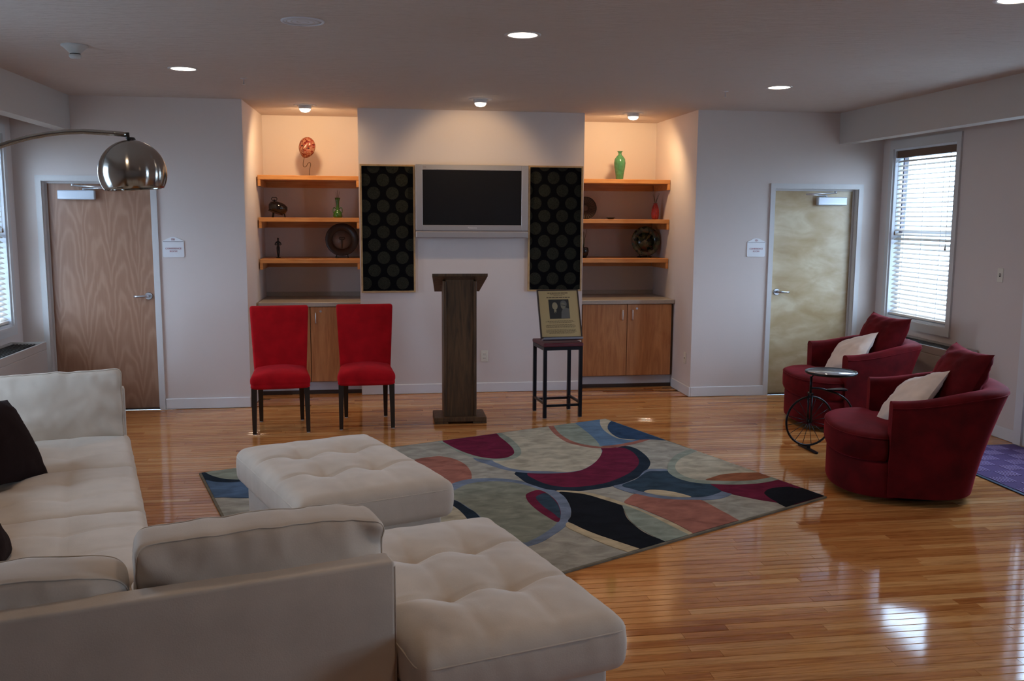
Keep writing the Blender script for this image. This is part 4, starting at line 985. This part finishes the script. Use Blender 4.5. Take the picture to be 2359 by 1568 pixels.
# ================================================================== RED CHAIRS, LECTERN, STOOL, PLAQUE
def red_chair(label, x, y, rz):
    r = thing('dining_chair', label, 'chair', (x, y, 0), rz, 'red upholstered chairs')
    def fs(px, py, pz):
        t = (py+.24)/.48; px *= 1-.10*max(0, t)
        if pz > 0: pz += .038*max(0, 1-(px/.235)**2)*max(0, 1-(py/.25)**4)*pz/.055
        f = math.exp(-((pz+.018)/.010)**2)*.005
        if abs(px) > .18: px -= math.copysign(f, px)
        if abs(py) > .2: py -= math.copysign(f, py)
        return (px, py, pz)
    rbox(.474, .48, .112, .035, (12, 12, 6), fs).build('seat', 'red_microfiber', r).location = (0, -.012, .416)
    def fb(px, py, pz):
        t = (pz+.29)/.58; w = .88+.12*t; px *= w
        py += .012+.075*t*t-.012*(1-(px/.24)**2)
        return (px, py, pz)
    rbox(.482, .075, .58, .022, (10, 3, 12), fb).build('backrest', 'red_microfiber', r).location = (0, .185, .697)
    for sx_ in (-1, 1):
        for fy, tx, bx, ty, by, nm in ((-1, .205, .210, -.215, -.235, 'leg'), (1, .168, .170, .19, .245, 'leg')):
            a, b = .022, .0155
            v = [(sx_*tx-a, ty-a, .372), (sx_*tx+a, ty-a, .372), (sx_*tx+a, ty+a, .372), (sx_*tx-a, ty+a, .372), (sx_*bx-b, by-b, .006), (sx_*bx+b, by-b, .006), (sx_*bx+b, by+b, .006), (sx_*bx-b, by+b, .006)]
            l = MB().add(v, [(0, 1, 2, 3), (7, 6, 5, 4), (4, 5, 1, 0), (5, 6, 2, 1), (6, 7, 3, 2), (7, 4, 0, 3)]).build('leg', 'leg_espresso', r); fixn(l)
            MB().lathe([(.012, 0), (.012, .006)], 10, (sx_*bx, by)).build('glide', 'white_plastic', l)
    return r
red_chair('red upholstered chair by the niche corner, nearer the reddish door', -.757, 7.765, math.radians(5.0))
red_chair('red upholstered chair beside the lectern', -.063, 7.842, math.radians(1.5))

L = thing('lectern', 'dark oak lectern with slanted top below the television', 'lectern', (.7245, 7.70, 0), math.radians(-1))
MB().cbox(-.2205, .2205, 0, .335, .018, .055, .004).build('base', 'podium_oak', L)
for s_ in (-1, 1): a, b = sorted((s_*.2205, s_*.105)); MB().box(a, b, .006, .33, .001, .018).build('runner', 'podium_oak', L)
for s_ in (-1, 1): a, b = sorted((s_*.140, s_*.116)); MB().cbox(a, b, .055, .30, .055, 1.205, .003).build('side_panel', 'podium_oak', L)
MB().box(-.116, .116, .069, .088, .055, 1.215).build('front_panel', 'podium_oak', L)
MB().box(-.116, .116, .22, .235, .30, .32).build('shelf', 'podium_oak', L)
v = [(-.232, .045, 1.268), (.232, .045, 1.268), (.196, .42, 1.112), (-.196, .42, 1.112)]
v = [(x, y, z-.022) for x, y, z in v]+v
fixn(MB().add(v, [(3, 2, 1, 0), (4, 5, 6, 7), (0, 1, 5, 4), (1, 2, 6, 5), (2, 3, 7, 6), (3, 0, 4, 7)]).build('reading_top', 'podium_oak', L))
MB().cbox(-.19, .19, .405, .425, 1.118, 1.150, .003).build('book_lip', 'podium_oak', L)

S = thing('bar_stool', 'black metal stool with maroon seat holding the plaque', 'stool', (1.612, 8.005, 0), math.radians(5.5))
MB().cbox(-.180, .180, -.185, .185, .628, .660, .006).build('seat', 'stool_top', S)
frame4(-.176, .176, -.18, .18, .022, -.628, -.598).mat(Matrix(((1, 0, 0, 0), (0, 0, 1, 0), (0, -1, 0, 0), (0, 0, 0, 1)))).build('apron', 'black_metal', S)
for a in (-.161, .161):
    for b in (-.166, .166):
        l = MB().box(a-.0145, a+.0145, b-.0145, b+.0145, .004, .60).build('leg', 'black_metal', S)
        MB().lathe([(.010, 0), (.010, .004)], 8, (a, b)).build('glide', 'white_plastic', l)
for b in (-.166, .166): MB().box(-.147, .147, b-.009, b+.009, .100, .120).build('stretcher', 'black_metal', S)
for a in (-.161, .161): MB().box(a-.009, a+.009, -.152, .152, .120, .140).build('stretcher', 'black_metal', S)

pq = thing('memorial_plaque', 'brass coloured plaque with a portrait print on the stool', 'plaque')
ex = Vector((1, .095, .0)).normalized(); up = Vector((-.030, .150, .405)); nn = ex.cross(up).normalized(); up = nn.cross(ex).normalized()
pq.matrix_world = Matrix(((ex.x, nn.x, up.x, 1.629), (ex.y, nn.y, up.y, 7.90), (ex.z, nn.z, up.z, .697), (0, 0, 0, 1)))
# local axes: x right, y towards the back of the board, z up
if Vector((pq.matrix_world[0][1], pq.matrix_world[1][1])).y < 0:
    M_ = pq.matrix_world.copy()
    for i in range(3): M_[i][1] *= -1
    pq.matrix_world = M_
hw = .188
frame4(-hw, hw, 0, .436, .010, -.004, .018).build('frame', 'plaque_frame', pq)
MB().box(-hw+.01, hw-.01, 0, .016, .01, .426).build('brass_plate', 'brass_plate', pq)
rr = random.Random(4)
def words(z, w, h, parent, bold):
    x = -w/2; m = MB()
    while x < w/2-.004:
        L_ = min(rr.uniform(.008, .022)*(1.5 if bold else 1), w/2-x); m.box(x, x+L_, -.0006, .001, z-h/2, z+h/2); x += L_+.0035
    m.build('print_line', 'print_ink', parent)
words(.405, .19, .008, pq, True); words(.391, .14, .0035, pq, False); words(.381, .08, .003, pq, False); words(.364, .215, .008, pq, True)
for z, w in ((.152, .23), (.144, .27), (.136, .20), (.117, .25), (.109, .27), (.101, .27), (.093, .26), (.072, .27), (.064, .26), (.056, .28), (.048, .26), (.040, .22)): words(z, w, .0034, pq, False)
ph = MB().box(-.092, .092, -.001, .001, .172, .346).build('portrait_print', 'photo_black', pq)
def blob(P, mat, y, nm='print_shape'):
    n_ = len(P); MB().add([(x, y, z) for x, z in P], [tuple(range(n_))]).build(nm, mat, ph)
def ell(cx, cz, rx, rz_, n_=24): return [(cx+rx*math.cos(2*PI*i/n_), cz+rz_*math.sin(2*PI*i/n_)) for i in range(n_)]
blob([(.012, .174), (.09, .174), (.09, .262), (.06, .272), (.032, .262), (.018, .23)], 'photo_mid', -.0013)
blob(ell(.042, .305, .030, .032), 'photo_mid', -.0014); blob(ell(.038, .288, .022, .030), 'photo_grey', -.0016); blob([(.016, .298), (.060, .292), (.060, .287), (.016, .293)], 'photo_black', -.0018)
blob(ell(-.038, .287, .025, .034), 'photo_tan', -.0016); blob([(-.05, .252), (-.026, .252), (-.03, .228), (-.038, .215), (-.046, .228)], 'photo_tan', -.0015); blob([(-.041, .236), (-.033, .236), (-.034, .205), (-.040, .205)], 'photo_black', -.0018)
MB().tube([(-.14, .012, .30), (-.16, .11, .008)], .004, 6).tube([(.14, .012, .30), (.17, .10, .006)], .004, 6).build('strut', 'easel_acrylic', pq)
MB().cbox(-.175, .185, -.03, .028, -.020, -.001, .003).build('stand_ledge', 'easel_acrylic', pq)

# ================================================================== TUB ARMCHAIRS
def tub_chair(label, x, y, rz):
    r = thing('tub_armchair', label, 'armchair', (x, y, 0), rz, 'maroon velvet tub armchairs')
    ex_ = 2/2.5
    def path(Wd, xs, xb, xf, n=30):                     # U outline from left arm front round the back to the right arm front
        P = [(xf+(xs-xf)*i/5, Wd) for i in range(5)]
        for i in range(n+1):
            a = PI*i/n; c_, s_ = math.cos(a), math.sin(a)
            P.append((xs+(xb-xs)*abs(s_)**ex_, Wd*math.copysign(abs(c_)**ex_, c_)))
        return P+[(xs+(xf-xs)*(i+1)/5, -Wd) for i in range(5)]
    def top(px): t = max(0, min(1, (.14-px)/.62)); return .640+.075*t*t*(3-2*t)
    sec = [(0, .055), (0, .06), (0, .15), (0, .28), (0, .42), (0, .55), (0, 'a'), (.06, 'b'), (.22, 'c'), (.5, 'd'), (.78, 'c'), (.94, 'b'), (1, 'a'), (1, .50), (1, .36), (1, .27)]
    def outer(z):
        t = max(0, z/.68); return (.475+.035*t, -.05, -.405-.185*t**1.4, .15)
    base_p = path(*outer(.68)); n_ = len(base_p); rows = []
    for fr, zz in sec:
        row = []
        for i in range(n_):
            tp = top(base_p[i][0]); z = {'a': tp-.035, 'b': tp-.012, 'c': tp, 'd': tp+.006}.get(zz, zz)
            Wo, xs, xb, xf = outer(z); po = path(Wo, xs, xb, xf)[i]; th = .125; pi_ = path(Wo-th, xs, xb+th+.03, xf-.0)[i]
            row.append((po[0]+(pi_[0]-po[0])*fr, po[1]+(pi_[1]-po[1])*fr, z))
        rows.append(row)
    sh = MB().grid(rows); fixn(sh.build('shell', 'maroon_velvet', r))
    for e in (0, -1): 
        m = MB(); P = [q[e] for q in rows]; m.add(P, [tuple(range(len(P)))]); fixn(m.build('arm_front', 'maroon_velvet', r))
    P = [rows[6][i] for i in range(n_)]; MB().tube([(p[0]*1.004, p[1]*1.004, p[2]+.004) for p in P], .0035, 6).build('piping', 'maroon_velvet', r)
    def dshape(Wd, xf, xb, n=22, p=2.3):                 # front bulge outline, straight at the back
        O = []
        for i in range(n+1):
            a = -PI/2+PI*i/n; O.append((xb+(xf-xb)*abs(math.cos(a))**(2/p), Wd*math.copysign(abs(math.sin(a))**(2/p), math.sin(a))))
        return O
    ob = [(-.30, -.34)]+dshape(.470, .455, .13)+[(-.30, .34)]
    outline_loft(ob, [(.985, .045), (1, .055), (1, .15), (1.0, .245), (.985, .257), (.93, .262)]).build('front_base', 'maroon_velvet', r)
    oc = [(-.40, -.30), (-.40, .0), (-.40, .30), (.12, .345)]+[(a, b) for a, b in dshape(.475, .475, .16)][::-1]+[(.12, -.345)]
    oc = oc[::-1]
    c = outline_loft(oc, [(.90, .262), (.96, .274), (.995, .296), (1.006, .35), (1.0, .395), (.985, .412), (.95, .424), (.85, .435), (.6, .445), (.3, .448), (.05, .449)])
    c = c.build('seat_cushion', 'maroon_velvet', r)
    MB().tube([(p[0]*.995, p[1]*.995, .413) for p in oc[1:-4]], .004, 6).build('piping', 'maroon_velvet', c)
    MB().lathe([(.33, 0), (.34, .01), (.34, .045), (.0, .045)], 32, cap=True).build('swivel_base', 'black_glider', r)
    return r
C2 = (3.40, 5.50); F2 = math.atan2(.36, -.93); C1 = (3.985, 7.38); F1 = math.atan2(.142, -.99)
tub_chair('maroon velvet tub armchair in front, nearer the rug corner', *C2, F2)
tub_chair('maroon velvet tub armchair behind, under the bright window', *C1, F1)
def chair_pt(C, F, f, p, z): # f forward, p to the far side (chair's right)
    return (C[0]+f*math.cos(F)+p*math.sin(F), C[1]+f*math.sin(F)-p*math.cos(F), z)
def chair_dir(F, f, p, z): return (f*math.cos(F)+p*math.sin(F), f*math.sin(F)-p*math.cos(F), z)
for C, F, w1, w2, sd in ((C2, F2, 'in the front', 'in the front', 1), (C1, F1, 'in the window-side', 'in the window-side', 11)):
    free_pillow('large maroon velvet pillow against the back '+w1+' tub armchair', chair_pt(C, F, -.315, .05, .695), basis(chair_dir(F, .90, -.12, .42), (0, 0, 1)), .62, .50, .22, 'maroon_velvet', sd, 'maroon back pillows', wr=.02, pinch=.10)
    free_pillow('cream satin pillow leaning '+w2+' tub armchair', chair_pt(C, F, -.04, -.02, .595), basis(chair_dir(F, .70, -.10, .70), chair_dir(F, -.35, .5, .8)), .44, .40, .14, 'white_satin', sd+3, 'cream satin pillows', wr=.016)

# ================================================================== BICYCLE SIDE TABLE
T = thing('bicycle_side_table', 'black metal side table shaped like a high wheel bicycle', 'side table', (3.252, 6.49, 0), math.radians(2))
zc, RW = .222, .186
wh = MB().tube([(RW*math.cos(2*PI*i/48), 0, zc+RW*math.sin(2*PI*i/48)) for i in range(48)], .0085, 8, closed=True).build('front_wheel', 'black_metal', T)
MB().tube([(0, -.022, zc), (0, .022, zc)], .014, 12).build('hub', 'black_metal', wh)
for i in range(16):
    a = 2*PI*(i+.35)/16; MB().tube([(.010*math.cos(a), 0, zc+.010*math.sin(a)), (RW*math.cos(a), 0, zc+RW*math.sin(a))], .0022, 6).build('spoke', 'black_metal', wh)
f = MB()
for s_ in (-1, 1): f.tube([(0, s_*.024, zc), (0, s_*.024, .435)], .007, 8)
f.tube([(0, 0, .43), (0, 0, .565)], .0095, 10).box(-.010, .010, -.030, .030, .425, .440); f.build('fork', 'black_metal', T)
MB().tube([(0, 0, .555), (.02, 0, .578), (.10, -.02, .586)], .007, 8).build('top_bracket', 'black_metal', T)
MB().tube(smooth_path([(0, 0, .475), (.08, 0, .468), (.16, 0, .445), (.24, 0, .415), (.32, 0, .35), (.37, 0, .23), (.385, 0, .10)], 5), .008, 8).build('backbone', 'black_metal', T)
o = MB().prism([(.125, -.012), (.18, -.022), (.24, -.040), (.275, -.042), (.292, -.02), (.292, .02), (.275, .042), (.24, .040), (.18, .022), (.125, .012)], .452, .462).build('saddle', 'black_metal', T)
w2 = MB().tube([(.385+.088*math.cos(2*PI*i/32), 0, .098+.088*math.sin(2*PI*i/32)) for i in range(32)], .0075, 8, closed=True).build('rear_wheel', 'black_metal', T)
for i in range(10):
    a = 2*PI*i/10; MB().tube([(.385, 0, .098), (.385+.088*math.cos(a), 0, .098+.088*math.sin(a))], .002, 6).build('spoke', 'black_metal', w2)
MB().box(-.012, .012, -.135, .135, .002, .014).box(-.014, .014, -.012, .012, .010, .040).lathe([(.011, 0), (.013, .012)], 10, (0, -.13)).lathe([(.011, 0), (.013, .012)], 10, (0, .13)).build('floor_bar', 'black_metal', T)
tp = MB().lathe([(0, .588), (.178, .588), (.186, .592), (.190, .600), (.186, .608), (.178, .606), (.172, .601), (0, .601)], 48, (.135, -.045), cap=False).build('rim', 'black_metal', T)
MB().lathe([(0, .6005), (.172, .6005), (.172, .6035), (0, .6035)], 48, (.135, -.045), cap=False).build('table_top', 'table_glass', T)

# ================================================================== ARC LAMP
A = thing('arc_lamp', 'brushed metal arc floor lamp with a dome shade above the sofa', 'floor lamp', (-2.72, 5.0, 0))
P = [(1.513, 0, 2.135), (1.45, 0, 2.141)]+[(1.33-1.33*math.sin(t), 0, .60+1.548*math.cos(t)) for t in lin(0.02, PI/2, 26)]+[(0, 0, .06)]
MB().tube(P, .0125, 12).build('arc_tube', 'brushed_dome', A)
MB().lathe([(.16, 0), (.165, .01), (.165, .05), (.155, .06), (0, .06)], 36, cap=True).build('base', 'lamp_marble', A)
sh_c = (1.533, 0)
prof = []
for i in range(24):
    a = math.radians(3+117*i/23); prof.append((.164*math.sin(a), .164*math.cos(a)))
o = MB().lathe(prof+[(q-.003, z) for q, z in reversed(prof)], 64, cap=False).build('shade', 'brushed_dome', A); o.location = (1.533, 0, 1.946); o.rotation_euler = (0, -.06, 0)
MB().tube([(1.515, 0, 2.146), (1.517, 0, 2.118), (1.530, 0, 2.108)], .010, 10).lathe([(.022, 2.112), (.016, 2.122), (0, 2.122)], 16, sh_c, cap=False).build('shade_joint', 'bronze_dark', A)
MB().lathe([(0, 1.93), (.028, 1.945), (.03, 1.97), (.018, 2.01), (.014, 2.09)], 18, sh_c, cap=False).build('bulb', 'white_plastic', A)
